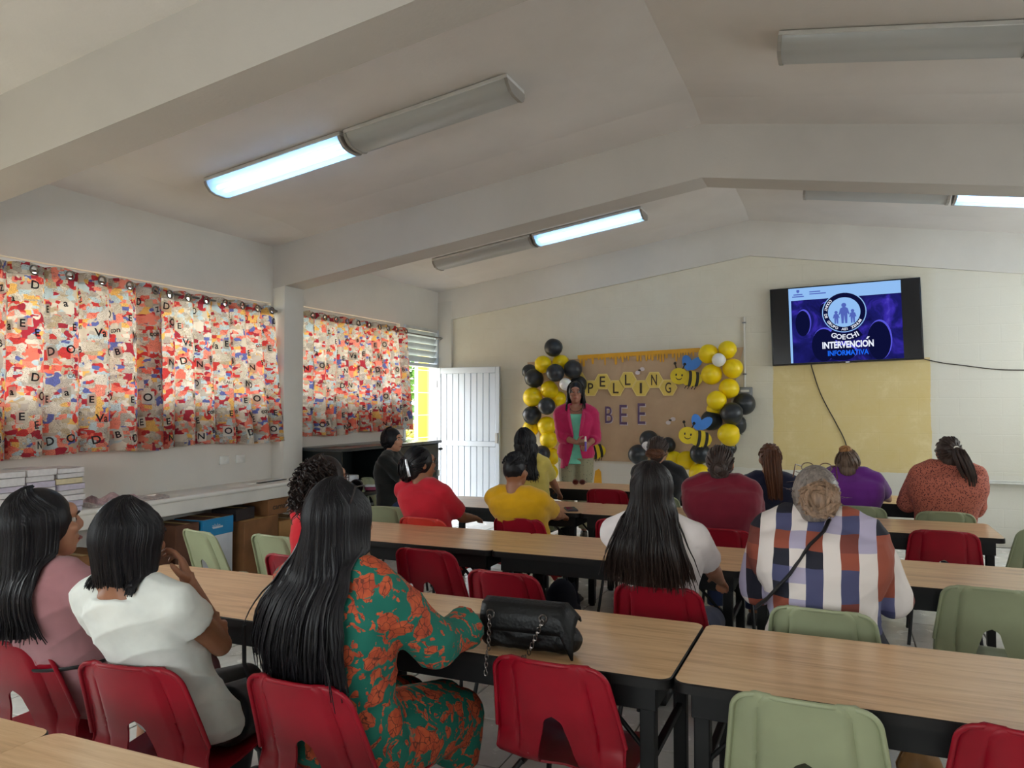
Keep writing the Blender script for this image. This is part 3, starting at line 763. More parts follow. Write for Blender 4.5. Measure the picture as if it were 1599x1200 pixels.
# ================================================================== moulded chairs
M_RED = mat('red_plastic', (142, 6, 30), 0.42, var=0.10, nscale=5, spec=0.35)
def scuffed(m):
    """a few pale paint flecks on the old plastic"""
    nt = m.node_tree; b = nt.nodes['Principled BSDF']; l = b.inputs['Base Color'].links[0]; src = l.from_socket
    tc = nt.nodes.new('ShaderNodeTexCoord'); vo = nt.nodes.new('ShaderNodeTexVoronoi'); vo.inputs['Scale'].default_value = 11; nt.links.new(tc.outputs['Object'], vo.inputs['Vector'])
    r = nt.nodes.new('ShaderNodeValToRGB'); r.color_ramp.elements[0].position = .035; r.color_ramp.elements[0].color = (1, 1, 1, 1); r.color_ramp.elements[1].position = .06; r.color_ramp.elements[1].color = (0, 0, 0, 1)
    nt.links.new(vo.outputs['Distance'], r.inputs[0]); mx = nt.nodes.new('ShaderNodeMix'); mx.data_type = 'RGBA'; nt.links.new(r.outputs[0], mx.inputs[0]); nt.links.new(src, mx.inputs[6]); mx.inputs[7].default_value = (.55, .4, .4, 1); nt.links.new(mx.outputs[2], b.inputs['Base Color'])
scuffed(M_RED)
M_GRN = mat('sage_plastic', (150, 156, 124), 0.45, var=0.05, nscale=5)
M_ORG = mat('coral_plastic', (196, 52, 46), 0.4, var=0.06)
M_CLEG = mat('chair_leg_steel', (60, 60, 62), 0.35, 0.8)
SH = 0.385
def chair_shell():
    prof = []   # (y, z, halfwidth) along the middle: seat front, seat rear, bend, back top
    prof += [(.215, SH - .035, .190), (.205, SH - .008, .200), (.16, SH, .210), (.08, SH - .006, .214), (-.02, SH - .012, .216), (-.10, SH - .010, .217), (-.150, SH + .004, .218)]
    prof += [(-.180, SH + .030, .219), (-.196, SH + .065, .217)]
    z0, z1 = SH + .11, 0.752
    N = 44
    bk = []
    for k in range(N + 1):
        f = (k / N); f = 1 - (1 - f) ** 1.35; z = z0 + (z1 - z0) * f
        rnd = max(0, (z - (z1 - .050)) / .050)
        bk.append((-.206 - .088 * f - .012 * f * f, z, .217 - .036 * f - .050 * (1 - math.sqrt(max(0, 1 - rnd * rnd)))))
    az0, az1 = SH - .002, 0.566
    def arch(z):
        if z <= az0 or z >= az1: return 0.0
        w = .034 + .30 * (az1 - .034 - z) if z < az1 - .034 else math.sqrt(max(0, .034 ** 2 - (z - az1 + .034) ** 2))
        w = min(w, .074)
        return w
    # refine rows inside the arch
    rows = []
    prof.append(bk[0])
    for i in range(len(prof) - 1):
        m_ = 3
        for k in range(m_):
            q = k / m_; rows.append(tuple(a * (1 - q) + b * q for a, b in zip(prof[i], prof[i + 1])))
    rows += bk
    nc = 24; V, Fc = [], []
    for side in (-1, 1):
        base = len(V)
        for (y, z, hw) in rows:
            a = arch(z) if y < -.135 else 0.0
            for c in range(nc + 1):
                f = c / nc; u = a + (hw - a) * f; x = side * u; q = abs(x) / hw
                back = max(0, min(1, (z - SH - .02) / .08)) if y < -.14 else 0
                dy = back * (.040 * q ** 2.2)                                  # wings come forward
                dy += back * .012 * max(0, 1 - abs(q - .60) / .05) * min(1, max(0, (z1 - .03 - z) / .04))   # pressed channels either side
                dy += back * .009 * max(0, min(1, (q - .58) / .04))
                if c == nc: dy -= back * .012
                dz = (1 - back) * (.012 * q ** 3 - .012 * math.exp(-((q - .45) / .35) ** 2) * (1 if -.12 < y < .15 else .3))
                dz += -.010 * q ** 2 * back
                V.append((x, y + dy, z + dz))
        w = nc + 1
        for r in range(len(rows) - 1):
            for c in range(nc):
                q = (base + r * w + c, base + r * w + c + 1, base + (r + 1) * w + c + 1, base + (r + 1) * w + c)
                Fc.append(q if side < 0 else q[::-1])
    nr_ = len(rows); i0 = next(i for i, r_ in enumerate(rows) if r_[1] > SH + .10 and r_[0] < -.15)
    L_ = [V[r * (nc + 1) + nc] for r in range(i0, nr_)] + [V[(nr_ - 1) * (nc + 1) + c] for c in range(nc - 1, 0, -1)]
    R_ = [V[nr_ * (nc + 1) + (nr_ - 1) * (nc + 1) + c] for c in range(0, nc)] + [V[nr_ * (nc + 1) + r * (nc + 1) + nc] for r in range(nr_ - 1, i0 - 1, -1)]
    global RIMPATH; RIMPATH = [(x, y - .004, z) for x, y, z in L_[::2] + R_[::2]]
    me = bpy.data.meshes.new('shell'); me.from_pydata(V, [], Fc)
    bm = bmesh.new(); bm.from_mesh(me); bmesh.ops.remove_doubles(bm, verts=bm.verts[:], dist=.0008)
    bmesh.ops.recalc_face_normals(bm, faces=bm.faces[:])
    thicken(bm, .007)
    bmesh.ops.recalc_face_normals(bm, faces=bm.faces[:])
    bm.to_mesh(me); bm.free(); me.shade_smooth(); me.set_sharp_from_angle(angle=R(50))
    return me
SHELL = {}
_shell = chair_shell()
for k, m in (('red', M_RED), ('green', M_GRN), ('coral', M_ORG)):
    me = _shell.copy(); me.materials.append(m); SHELL[k] = me
def make_chair(kind):
    t = empty('school_chair'); o = bpy.data.objects.new('shell', SHELL[kind]); COL.objects.link(o); o.parent = t
    MB().tube(RIMPATH, .0075, 7).build('rim', SHELL[kind].materials[0], t, smooth=70)
    for sx in (-1, 1):
        MB().tube([(sx * .15, .15, SH - .03), (sx * .17, .165, SH - .06), (sx * .20, .20, .012)], .0105, 8).build('leg', M_CLEG, t, smooth=60)
        MB().tube([(sx * .15, -.13, SH - .025), (sx * .17, -.15, SH - .05), (sx * .20, -.22, .012)], .0105, 8).build('leg', M_CLEG, t, smooth=60)
        MB().tube([(sx * .15, .15, SH - .032), (sx * .15, -.13, SH - .028)], .010, 8).build('seat_rail', M_CLEG, t, smooth=60)
    return t
CH0 = {}
def chair(kind, x, y, rz, label, group=None):
    """x, y: where the middle of the top of the back is seen; rz in degrees"""
    if kind not in CH0: CH0[kind] = make_chair(kind); o = CH0[kind]
    else: o = copy_tree(CH0[kind])
    a = R(rz); ox, oy = 0, .296
    o.location = (x - math.sin(a) * oy, y + math.cos(a) * oy, 0); o.rotation_euler = (0, 0, a)
    tag(o, label, 'chair', group or {'red': 'red school chairs', 'green': 'sage green school chairs', 'coral': 'coral school chair'}[kind])
    return o
CHAIRS = [
 ('red', -2.56, 1.655, 4, 'red plastic chair under the woman in the mauve dress'),
 ('red', -1.975, 1.64, 8, 'red plastic chair under the girl in the white tee'),
 ('red', -1.43, 1.735, -2, 'red plastic chair under the woman in the floral dress'),
 ('red', -.83, 2.17, -2, 'empty red plastic chair tucked in before the black handbag'),
 ('green', -.10, 2.155, -2, 'empty sage green chair tucked in at the bottom, right of the handbag table'),
 ('red', .44, 2.16, -3, 'empty red plastic chair cut off by the bottom right corner'),
 ('red', -.735, 3.255, 0, 'red plastic chair under the long-haired woman in white'),
 ('green', -.075, 3.13, -3, 'sage green chair under the plaid shirt woman'),
 ('green', .58, 3.77, -4, 'empty sage green chair at the right edge, beside the plaid woman'),
 ('red', -1.46, 3.24, -4, 'empty red chair between the floral dress and long-haired women, nearer one'),
 ('red', -2.07, 3.58, -2, 'empty red chair pushed in at the middle row, left of another empty one'),
 ('red', -2.62, 3.16, -4, 'red plastic chair under the curly haired woman'),
 ('green', -3.67, 3.56, -14, 'empty sage green chair in front of the blue and white box'),
 ('green', -3.12, 3.60, -6, 'empty sage green chair in front of the brown cartons'),
 ('coral', -2.66, 4.57, -3, 'coral chair under the woman in the red shirt'),
 ('red', -2.05, 4.83, -2, 'red chair under the boy in the yellow shirt'),
 ('red', -.70, 4.90, 0, 'red chair under the person in the maroon top'),
 ('red', .575, 5.36, -3, 'empty red chair facing the free table end on the right'),
 ('green', -3.22, 4.95, 10, 'sage green chair left of the woman in the red shirt'),
 ('green', 1.20, 5.68, 8, 'empty sage green chair cut off by the right edge beyond the tables'),
 ('red', -1.98, 6.76, 0, 'empty red chair at the farthest row, before the pink blazer woman'),
 ('green', .12, 6.40, 0, 'sage green chair under the woman in purple'),
 ('green', .69, 6.31, 0, 'sage green chair under the woman in the orange blouse'),
 ('green', -.47, 6.30, 0, 'sage green chair under the ponytailed woman in navy'),
 ('green', -1.45, 6.45, 0, 'sage green chair under the woman with the braided bun'),
 ('red', -1.37, 5.03, -2, 'empty red chair partly hidden by the long black hair'),
 ('green', -2.62, 6.40, 0, 'sage green chair under the woman in pale yellow'),
 ('green', -4.62, 6.78, -78, 'sage green chair under the man in black by the cabinet'),
]
for c in CHAIRS: chair(*c)
from mathutils.bvhtree import BVHTree

# ================================================================== people
def remesh(mb, voxel, smooth_it=2, fac=0.5):
    """one continuous surface round all the shapes in mb; returns (verts array, faces list)"""
    me = bpy.data.meshes.new('body'); me.from_pydata(mb.v, [], mb.f); me.update()
    bm = bmesh.new(); bm.from_mesh(me); bmesh.ops.recalc_face_normals(bm, faces=bm.faces[:]); bm.to_mesh(me); bm.free()
    o = bpy.data.objects.new('body', me); COL.objects.link(o)
    md = o.modifiers.new('r', 'REMESH'); md.mode = 'VOXEL'; md.voxel_size = voxel; md.adaptivity = 0
    if smooth_it:
        ms = o.modifiers.new('s', 'SMOOTH'); ms.iterations = smooth_it; ms.factor = fac
    dg = bpy.context.evaluated_depsgraph_get(); ev = o.evaluated_get(dg); m2 = ev.to_mesh()
    n = len(m2.vertices); co = np.empty(n * 3); m2.vertices.foreach_get('co', co); co = co.reshape(-1, 3)
    no = np.empty(n * 3); m2.vertices.foreach_get('normal', no); no = no.reshape(-1, 3)
    fs = [tuple(p.vertices) for p in m2.polygons]
    ev.to_mesh_clear(); bpy.data.objects.remove(o); bpy.data.meshes.remove(me)
    return co, no, fs
def raw(name, co, fs, mats, parent, idx=None, loc=None):
    me = bpy.data.meshes.new(name); me.from_pydata(co.tolist() if hasattr(co, 'tolist') else co, [], fs); me.shade_smooth()
    for m in mats: me.materials.append(m)
    if idx is not None: me.polygons.foreach_set('material_index', np.asarray(idx, dtype=np.int32))
    o = bpy.data.objects.new(name, me); COL.objects.link(o); o.parent = parent
    return o
def fold(co, no, amp, freq, seed, stretch=(1, 1, 1)):
    """soft cloth wrinkles pushed along the normals"""
    p = co * np.array(stretch) * freq + seed * 3.1
    q = p[:, 2] * .9 + 1.3 * np.sin(p[:, 0] * .55 + seed) + .9 * np.sin(p[:, 1] * .8)
    r = p[:, 2] * .6 - p[:, 0] * .5 + 1.2 * np.sin(p[:, 2] * .45 + p[:, 1] * .5)
    m = .5 + .5 * np.sin(p[:, 0] * .37 + p[:, 2] * .21 + seed)
    w = (1 - np.abs(np.sin(q)) ** .7) * m + (1 - np.abs(np.sin(r * 1.4)) ** .7) * (1 - m)     # narrow creases between smooth cloth
    return co + no * ((w - .3) * amp)[:, None]

def m_skin(name, rgb):
    if name in MATS: return MATS[name]
    t = NT(name); v = t.tc('Object'); c = lin(rgb)
    n = t.noise(v, 14, 4)
    t.link(t.ramp(n.outputs[0], [(0.3, tuple(x * .90 for x in c[:3]) + (1,)), (0.7, tuple(min(1, x * 1.08) for x in c[:3]) + (1,))]), t.b.inputs['Base Color'])
    t.b.inputs['Roughness'].default_value = 0.5; t.b.inputs['Subsurface Weight'].default_value = 0.12
    t.b.inputs['Subsurface Radius'].default_value = (.012, .005, .003); t.b.inputs['Subsurface Scale'].default_value = 1.0
    t.bump(t.noise(v, 220, 2).outputs[0], .06, .002); MATS[name] = t.m; return t.m
def m_hair(name, rgb, tip=None, rough=0.42):
    if name in MATS: return MATS[name]
    t = NT(name); v = t.tc('Object', (70, 70, 4)); n = t.noise(v, 1.0, 3, .6, .3); c = lin(rgb)
    base = t.ramp(n.outputs[0], [(.3, tuple(x * .55 for x in c[:3]) + (1,)), (.72, tuple(min(1, x * 1.6) for x in c[:3]) + (1,))])
    if tip:
        sp = t.node('SeparateXYZ'); t.link(t.tc('Object'), sp.inputs[0])
        mr = t.node('MapRange'); mr.inputs[1].default_value = tip[1]; mr.inputs[2].default_value = tip[2]; t.link(sp.outputs[2], mr.inputs[0])
        base = t.mix(mr.outputs[0], base, t.mix(n.outputs[0], tuple(x * .6 for x in lin(tip[0])[:3]) + (1,), lin(tip[0])))
    t.link(base, t.b.inputs['Base Color']); t.b.inputs['Roughness'].default_value = rough; t.b.inputs['Specular IOR Level'].default_value = 0.28
    t.bump(n.outputs[0], .35, .004); MATS[name] = t.m; return t.m
def m_cloth(name, rgb, var=.06, rough=.85, weave=700):
    if name in MATS: return MATS[name]
    return mat(name, rgb, rough, 0, var, 9, .15, weave, .2, 0, .25)

def V3(*a): return Vector(a)
def ik(S_, W_, l1, l2, pole):
    d = W_ - S_; L = d.length; mx = (l1 + l2) * .995
    if L > mx: W_ = S_ + d * (mx / L); d = W_ - S_; L = mx
    a = (l1 * l1 - l2 * l2 + L * L) / (2 * L); h = math.sqrt(max(0, l1 * l1 - a * a)); u = d / L
    p = pole - u * pole.dot(u); p = p.normalized() if p.length > 1e-6 else u.orthogonal().normalized()
    return S_ + u * a + p * h, W_
def frame(fwd, upv):
    f = fwd.normalized(); r = f.cross(upv).normalized(); u = r.cross(f)
    return Matrix(((r.x, f.x, u.x, 0), (r.y, f.y, u.y, 0), (r.z, f.z, u.z, 0), (0, 0, 0, 1)))

def hand(mb, W_, d, n, thumb, curl=.35, spread=.012, s=1.0, curls=None):
    """palm, four fingers and a thumb: d from wrist to knuckles, n the way the palm faces, thumb the side it leaves"""
    d = d.normalized(); n = (n - d * n.dot(d)).normalized(); t = (thumb - d * thumb.dot(d) - n * thumb.dot(n)).normalized()
    M = Matrix(((t.x, d.x, n.x, 0), (t.y, d.y, n.y, 0), (t.z, d.z, n.z, 0), (0, 0, 0, 1)))
    mb.ell(W_ + d * .045 * s, (.037 * s, .052 * s, .016 * s), M, 12, 8)
    mb.tube([W_ - d * .01, W_ + d * .03 * s], [.022 * s, .026 * s], 10, True, None)
    for k, (off, ln) in enumerate(((.029, .066), (.010, .074), (-.010, .069), (-.029, .054))):
        c = curls[k] if curls else curl
        p = W_ + d * .085 * s + t * off * s; dd = d + t * (off * spread * 30)
        pts = [p - d * .03 * s, p]; ang = 0
        for q, fr in enumerate((.45, .32, .23)):
            ang += c * (1.0, 1.2, .8)[q]
            v = dd.normalized() * math.cos(ang) + n * math.sin(ang); p = p + v * ln * fr * s; pts.append(p)
        mb.tube(pts, [.0098 * s, .0095 * s, .0088 * s, .0082 * s, .0068 * s], 8)
    p0 = W_ + d * .018 * s + t * .022 * s; p1 = p0 + (t * .8 + d * .55 + n * .35).normalized() * .042 * s; p2 = p1 + (d * .9 + t * .25 + n * .35).normalized() * .034 * s
    mb.tube([p0, p1, p2, p2 + (p2 - p1).normalized() * .012], [.015 * s, .012 * s, .0095 * s, .006 * s], 8)

class Person:
    """seated (or standing) figure in its own frame: +y is where the hips face, z = 0 the floor"""
    def __init__(s, label, x, y, rz, head, skin, seat=.392, girth=1.0, shw=.158, arms=None, hyaw=0, hpitch=0, hroll=0, hs=1.0, voxel=.010, stand=False, knees=.12, bulge=.03, hyaw_body=0, legy=0.0, group=None, neck=.80):
        s.t = empty('person', (x, y, 0), R(rz), label, 'person', group)
        s.rz = R(rz); s.inv = (Matrix.Translation((x, y, 0)) @ rotz(s.rz)).inverted()
        top = s.inv @ Vector(head)            # crown of the hair in the person's frame
        s.girth, s.seat, s.voxel, s.shw, s.stand, s.hs = girth, seat, voxel, shw, stand, hs
        s.HR = rotz(R(hyaw)) @ Matrix.Rotation(R(hpitch), 4, 'X') @ Matrix.Rotation(R(hroll), 4, 'Y')
        hs_ = hs
        s.H = top - V3(0, 0, .128 * hs_)                                   # centre of the skull
        s.N = s.H + V3(0, -.020, -.178 * hs_ * neck)                             # base of the neck
        s.P = V3(0, -.02 if not stand else 0, seat + .085) if not stand else V3(0, 0, seat)
        s.skin = m_skin('skin_' + str(skin), skin)
        d = s.N - s.P; b = V3(0, -bulge, 0)
        s.spine = lambda t_: s.P + d * t_ + b * (4 * t_ * (1 - t_))
        yb = R(hyaw_body); s.right = V3(math.cos(yb), math.sin(yb), 0); s.fwd = V3(-math.sin(yb), math.cos(yb), 0)
        upd = d.normalized()
        s.S = {k: s.N + s.right * (k * shw) - upd * .058 + s.fwd * .0 for k in (-1, 1)}
        s.arms = {}
        arms = arms or {}
        for k in (-1, 1):
            W_ = arms.get(k, dict(w=(k * .12, .33, .72 if not stand else .95)))
            w = V3(*W_['w']); pole = V3(*W_.get('pole', (k * .7, -.35, -.8)))
            E_, w = ik(s.S[k], w, .285, .235, pole)
            s.arms[k] = (E_, w, W_)
        s.knees = knees; s.legy = legy
        s.hairmat = None
    # cross-sections of the trunk: (t along the spine, half width, half depth)
    SEC = [(-.17, .120, .085), (-.10, .158, .118), (.0, .172, .128), (.14, .160, .118), (.30, .138, .105), (.48, .146, .112), (.64, .160, .118), (.78, .168, .110), (.88, .158, .094), (.95, .115, .074), (1.0, .066, .060)]
    def trunk(s, mb, grow=0.0, t0=-1, t1=2, n=24, hip=1.0):
        rings = []
        for (t_, w, dd) in s.SEC:
            if t_ < t0 or t_ > t1: continue
            g = s.girth if t_ < .9 else (1 + (s.girth - 1) * .4)
            sw = s.shw / .158 if t_ > .6 else 1
            rings.append((s.spine(t_), w * g * sw * (hip if t_ < .2 else 1) + grow, dd * g + grow))
        vs, fs = [], []
        for c, w, dd in rings:
            for k in range(n):
                a = 2 * math.pi * k / n; ca, sa = math.cos(a), math.sin(a)
                x = math.copysign(abs(ca) ** .85, ca) * w; y = math.copysign(abs(sa) ** .85, sa) * dd
                vs.append(c + s.right * x + s.fwd * y)
        for i in range(len(rings) - 1):
            for k in range(n): fs.append((i * n + k, i * n + (k + 1) % n, (i + 1) * n + (k + 1) % n, (i + 1) * n + k))
        fs += [tuple(range(n - 1, -1, -1)), tuple((len(rings) - 1) * n + k for k in range(n))]
        mb.add(vs, fs); s.rings = rings
    def legs_pts(s):
        out = {}
        for k in (-1, 1):
            if s.stand:
                out[k] = [V3(k * .085, 0, s.seat), V3(k * .095, .015, s.seat * .52), V3(k * .09, -.02, .085)]
            else:
                out[k] = [V3(k * .085, .02, s.seat + .082), V3(k * s.knees, .41 + s.legy, s.seat + .045), V3(k * (s.knees + .01), .36 + s.legy, .085)]
        return out
    def body(s, sleeves=None):
        mb = MB(); s.trunk(mb)
        g = 1 + (s.girth - 1) * .55; up = (s.N - s.P).normalized()
        mb.tube([s.N - up * .06, s.N + up * .02, s.H + V3(0, -.022, -.05)], [.062 * g, .052 * (.5 + g / 2), .050 * (.5 + g / 2)], 14)
        for k in (-1, 1):
            E_, w, a = s.arms[k]; S_ = s.S[k]
            mb.tube([s.N + up * .01, s.N * .45 + S_ * .55 + up * .022, S_], [.045, .050 * g, .050 * g], 12)
            mb.ell(S_, (.056 * g, .056 * g, .056 * g), None, 12, 8)
            mb.tube([S_, S_ * .6 + E_ * .4, E_], [.052 * g, .048 * g, .038 * g], 12); mb.ell(E_, (.038 * g,) * 3, None, 10, 8)
            mb.tube([E_, E_ * .65 + w * .35, w], [.037 * g, .037 * g, .0245], 12)
            d = w - E_
            hand(mb, w, V3(*a['d']) if 'd' in a else d, V3(*a.get('n', (-k * .4, .2, -1))), V3(*a.get('th', (-k, .3, .4))), a.get('curl', .35), s=.95 * s.hs, curls=a.get('curls'))
        for k, (h, kn, an) in s.legs_pts().items():
            mb.tube([h, h * .5 + kn * .5, kn], [.086 * g, .076 * g, .056], 14); mb.ell(kn, (.056, .056, .056), None, 10, 8)
            mb.tube([kn, kn * .7 + an * .3, an], [.052, .053, .034], 12)
            mb.ell(an + V3(0, .065, -.048), (.040, .115, .034), None, 12, 8)
        # head
        T = Matrix.Translation(s.H) @ s.HR; q = s.hs; hp = lambda *p: T @ Vector([c * q for c in p])
        def e(c, r, M=None, nu=14, nv=10): mb.ell(hp(*c), tuple(x * q for x in r), s.HR @ (M or Matrix()), nu, nv)
        e((0, -.012, .012), (.074, .092, .100), None, 20, 14)
        e((0, .030, -.040), (.060, .062, .078), None, 18, 12)
        e((0, .058, -.086), (.030, .030, .026)); e((0, .040, -.060), (.052, .040, .040))
        e((0, .076, .035), (.045, .020, .030))                                   # brow
        mb.tube([hp(0, .090, .018), hp(0, .104, -.012), hp(0, .098, -.026)], [.008 * q, .013 * q, .012 * q], 8)
        for k in (-1, 1):
            e((k * .011, .094, -.025), (.010, .010, .008)); e((k * .038, .070, -.018), (.024, .020, .020))
            e((k * .077, -.008, -.012), (.010, .019, .030), Matrix.Rotation(R(k * 18), 4, 'Z'))
        e((0, .090, -.054), (.023, .010, .0065)); e((0, .088, -.065), (.020, .011, .008))
        co, no, fs = remesh(mb, s.voxel, 2)
        s.bodyobj = raw('body', co, fs, [s.skin], s.t)
        s.hp = hp
        # eyes
        for k in (-1, 1):
            MB().ell(hp(k * .031, .0725, .008), (.0115 * q,) * 3, None, 12, 8).build('eye', M_EYEW, s.t, smooth=60)
            MB().ell(hp(k * .031, .0818, .008), (.0058 * q, .0040 * q, .0058 * q), s.HR, 10, 6).build('iris', M_EYE, s.t, smooth=60)
            MB().tube([hp(k * .016, .094, .028), hp(k * .032, .0935, .033), hp(k * .048, .083, .027)], [.003 * q, .0042 * q, .002 * q], 6).build('eyebrow', M_BROW, s.t, smooth=60)
        MB().tube([hp(-.022, .091, -.0595), hp(-.010, .099, -.0575), hp(0, .100, -.0590), hp(.010, .099, -.0575), hp(.022, .091, -.0595)], [.003 * q, .006 * q, .0062 * q, .006 * q, .003 * q], 8).build('lips', M_LIP, s.t, smooth=60)
        return s
    def shirt(s, m, sleeve=.45, grow=.013, name='shirt', amp=.0045, freq=24, t0=-.15, neck=1.01, flare=0, wrist=None, collar=False, voxel=None, hem=None, low=0.0):
        """top with sleeves; sleeve = how far down the arm (1 = elbow, 2 = wrist)"""
        mb = MB(); s.trunk(mb, grow, t0, neck)
        g = 1 + (s.girth - 1) * .55; up = (s.N - s.P).normalized()
        for k in (-1, 1):
            E_, w, a = s.arms[k]; S_ = s.S[k]
            mb.tube([s.N * .95 + S_ * .05 - up * low, s.N * .45 + S_ * .55 + up * (.022 - low * .3), S_], [.050 + grow * .4, .052 * g + grow * .8, .054 * g + grow], 14)
            mb.ell(S_, (.060 * g + grow * .7,) * 3, None, 14, 10)
            if sleeve > 0:
                f = min(1, sleeve); e = S_ * (1 - f) + E_ * f
                mb.tube([S_, S_ * .5 + e * .5, e], [.058 * g + grow, .055 * g + grow, .044 * g + grow + .010 + flare * (sleeve <= 1)], 14)
            if sleeve > 1:
                f = sleeve - 1; e2 = E_ * (1 - f) + w * f; mb.ell(E_, (.044 * g + grow + .008,) * 3, None, 12, 8)
                mb.tube([E_, E_ * .5 + e2 * .5, e2], [.044 * g + grow + .006, .043 * g + grow, .036 + grow * .8 + flare], 14)
        if collar: mb.tube([s.N - up * .03, s.N + up * .035], [.070 * g, .064 * g], 16)
        if hem: hem(mb)
        co, no, fs = remesh(mb, voxel or max(.008, s.voxel), 3)
        s.shirt_bvh = BVHTree.FromPolygons([tuple(p) for p in co], fs)
        co = fold(co, no, amp, freq, len(s.t.name) + s.t.location.x * 5, (1, 1, 1.3))
        s.shirtobj = raw(name, co, fs, [m] if not isinstance(m, list) else m, s.t)
        return s
    def trousers(s, m, grow=.012, name='trousers', short=1.0, skirt=False):
        mb = MB(); s.trunk(mb, grow * .3, -1, .05)
        g = 1 + (s.girth - 1) * .55
        for k, (h, kn, an) in s.legs_pts().items():
            mb.tube([h, h * .5 + kn * .5, kn], [.094 * g + grow, .084 * g + grow, .062 + grow], 14); mb.ell(kn, (.062 + grow,) * 3, None, 12, 8)
            e = kn * (1 - .93 * short) + an * .93 * short
            mb.tube([kn, kn * .6 + e * .4, e], [.060 + grow, .056 + grow, .046 + grow], 14)
        if skirt:
            a, b = s.legs_pts()[-1], s.legs_pts()[1]
            mb.tube([(a[0] + b[0]) / 2, (a[1] + b[1]) / 2 + V3(0, .02, -.02)], [.18 * g, .15], 16, flat=.6)
            mb.tube([(a[1] + b[1]) / 2, (a[2] + b[2]) / 2 + V3(0, -.03, .22)], [.16, .20], 16, flat=.8)
        co, no, fs = remesh(mb, max(.010, s.voxel), 3); co = fold(co, no, .003, 15, s.t.location.y * 3)
        raw(name, co, fs, [m], s.t); return s
    def shoes(s, m):
        for k, (h, kn, an) in s.legs_pts().items():
            mb = MB(); f = an + V3(0, .07, -.05); mb.ell(f, (.047, .130, .040), None, 14, 10); mb.ell(an + V3(0, 0, -.035), (.044, .055, .05), None, 12, 8); mb.box(f.x - .04, f.x + .04, f.y - .11, f.y + .11, .004, .03)
            co, no, fs = remesh(mb, .010, 2); co[:, 2] = np.maximum(co[:, 2], 0.001); raw('shoe', co, fs, [m], s.t)
        return s
    # ------------------------------------------------------------ hair
    def cap_pt(s, az, el, r=1.0):
        """point on the hair cap; az 0 at the back of the head, growing towards the ears"""
        c, q = V3(0, -.020, .014), s.hs; a = -math.pi / 2 + az
        return s.hp(c.x + math.cos(el) * math.cos(a) * .0835 * r, c.y + math.cos(el) * math.sin(a) * .100 * r, c.z + math.sin(el) * .110 * r)
    def cap(s, mb, r=1.0, low=-.06, shift=(0, -.020, .014), rad=(.083, .0985, .109)):
        mb.ell(s.hp(*shift), tuple(x * r * s.hs for x in rad), s.HR, 24, 16)
        mb.ell(s.hp(0, -.055, low), (.062 * s.hs, .050 * s.hs, .060 * s.hs), s.HR, 16, 12)     # nape
    def strands(s, paths, rad, n=5, name='hair_locks', m=None, flat=.55):
        mb = MB()
        for p in paths:
            L = len(p); rr = [rad * (1 - .75 * max(0, (i / (L - 1) - .55) / .45)) for i in range(L)]
            rr[0] *= .6
            mb.tube(p, rr, n, True, None, flat)
        o = mb.build(name, m or s.hairmat, s.t, smooth=70); o['kind'] = 'stuff'; return o
    def push(s, p, off, front):
        """keep a hanging lock just outside the clothed back (or chest)"""
        d = s.fwd if not front else -s.fwd
        o_ = p - d * .8
        h = s.shirt_bvh.ray_cast(o_, d)
        if h[0] is not None:
            lim = (h[0] - o_).length - off
            if (p - o_).length > lim: return o_ + d * lim
        return p
    def long_hair(s, m, length, amax=118, nl=170, rad=.011, wave=0.0, seed=1, spread=1.0, front=95, zend_jit=.05, lean=(0, 0), curl=0, vol=1.0, part=0, rag=.010, base=True):
        """straight or wavy hair falling from the crown over the back and shoulders"""
        s.hairmat = m; rg = random.Random(seed)
        mb = MB(); s.cap(mb, vol)
        co, no, fs = remesh(mb, .010, 2); raw('hair', co, fs, [m], s.t)
        am = R(amax)
        def path(a, jit, ln, ph, e0=74):
            pts = []; L = 9
            el0, el1 = R(e0), R(-14)
            r = (1.0 + jit) * vol
            for i in range(L):
                f = i / (L - 1); el = el0 + (el1 - el0) * f
                aa = a * (.35 + .65 * min(1, f * 1.6)) if part == 0 else a * (.5 + .5 * min(1, f * 2))
                pts.append(s.cap_pt(aa, el, r))
            base = pts[-1]; hc = s.cap_pt(0, 0, 0)
            out = (base - hc); out.z = 0
            n2 = 13
            fr = abs(math.degrees(a)) > front
            for i in range(1, n2 + 1):
                f = i / n2; z = base.z - ln * f
                k = 1 + (spread - 1) * min(1, f * 1.3)
                p = V3(hc.x + out.x * k + lean[0] * f, hc.y + out.y * (1 - .25 * f) + lean[1] * f, z)
                if wave: p = p + V3(math.sin(f * 9 + ph) * wave, math.cos(f * 8 + ph) * wave * .7, 0)
                if curl: p = p + V3(math.sin(f * ln * 75 + ph * 3) * curl, math.cos(f * ln * 75 + ph * 3) * curl, 0)
                p = s.push(p, .016 + max(0, jit) * .10, fr)
                pts.append(p)
            return pts
        if base:
            na = 30; rows = [path(-am + 2 * am * k / (na - 1), -.02, length * (.96 if abs(k - na / 2) < na / 3 else .85), 0) for k in range(na)]
            V, Fb = [], []; nr = len(rows[0])
            for rw in rows: V += [tuple(p) for p in rw]
            for i in range(na - 1):
                for j in range(nr - 1): Fb.append((i * nr + j, i * nr + j + 1, (i + 1) * nr + j + 1, (i + 1) * nr + j))
            bm = bmesh.new(); vv = [bm.verts.new(v) for v in V]; bm.verts.ensure_lookup_table()
            for f in Fb: bm.faces.new([vv[i] for i in f])
            bmesh.ops.recalc_face_normals(bm, faces=bm.faces[:]); thicken(bm, .012)
            me = bpy.data.meshes.new('hair_fall'); bm.to_mesh(me); bm.free(); me.shade_smooth(); me.materials.append(m)
            o = bpy.data.objects.new('hair_fall', me); COL.objects.link(o); o.parent = s.t
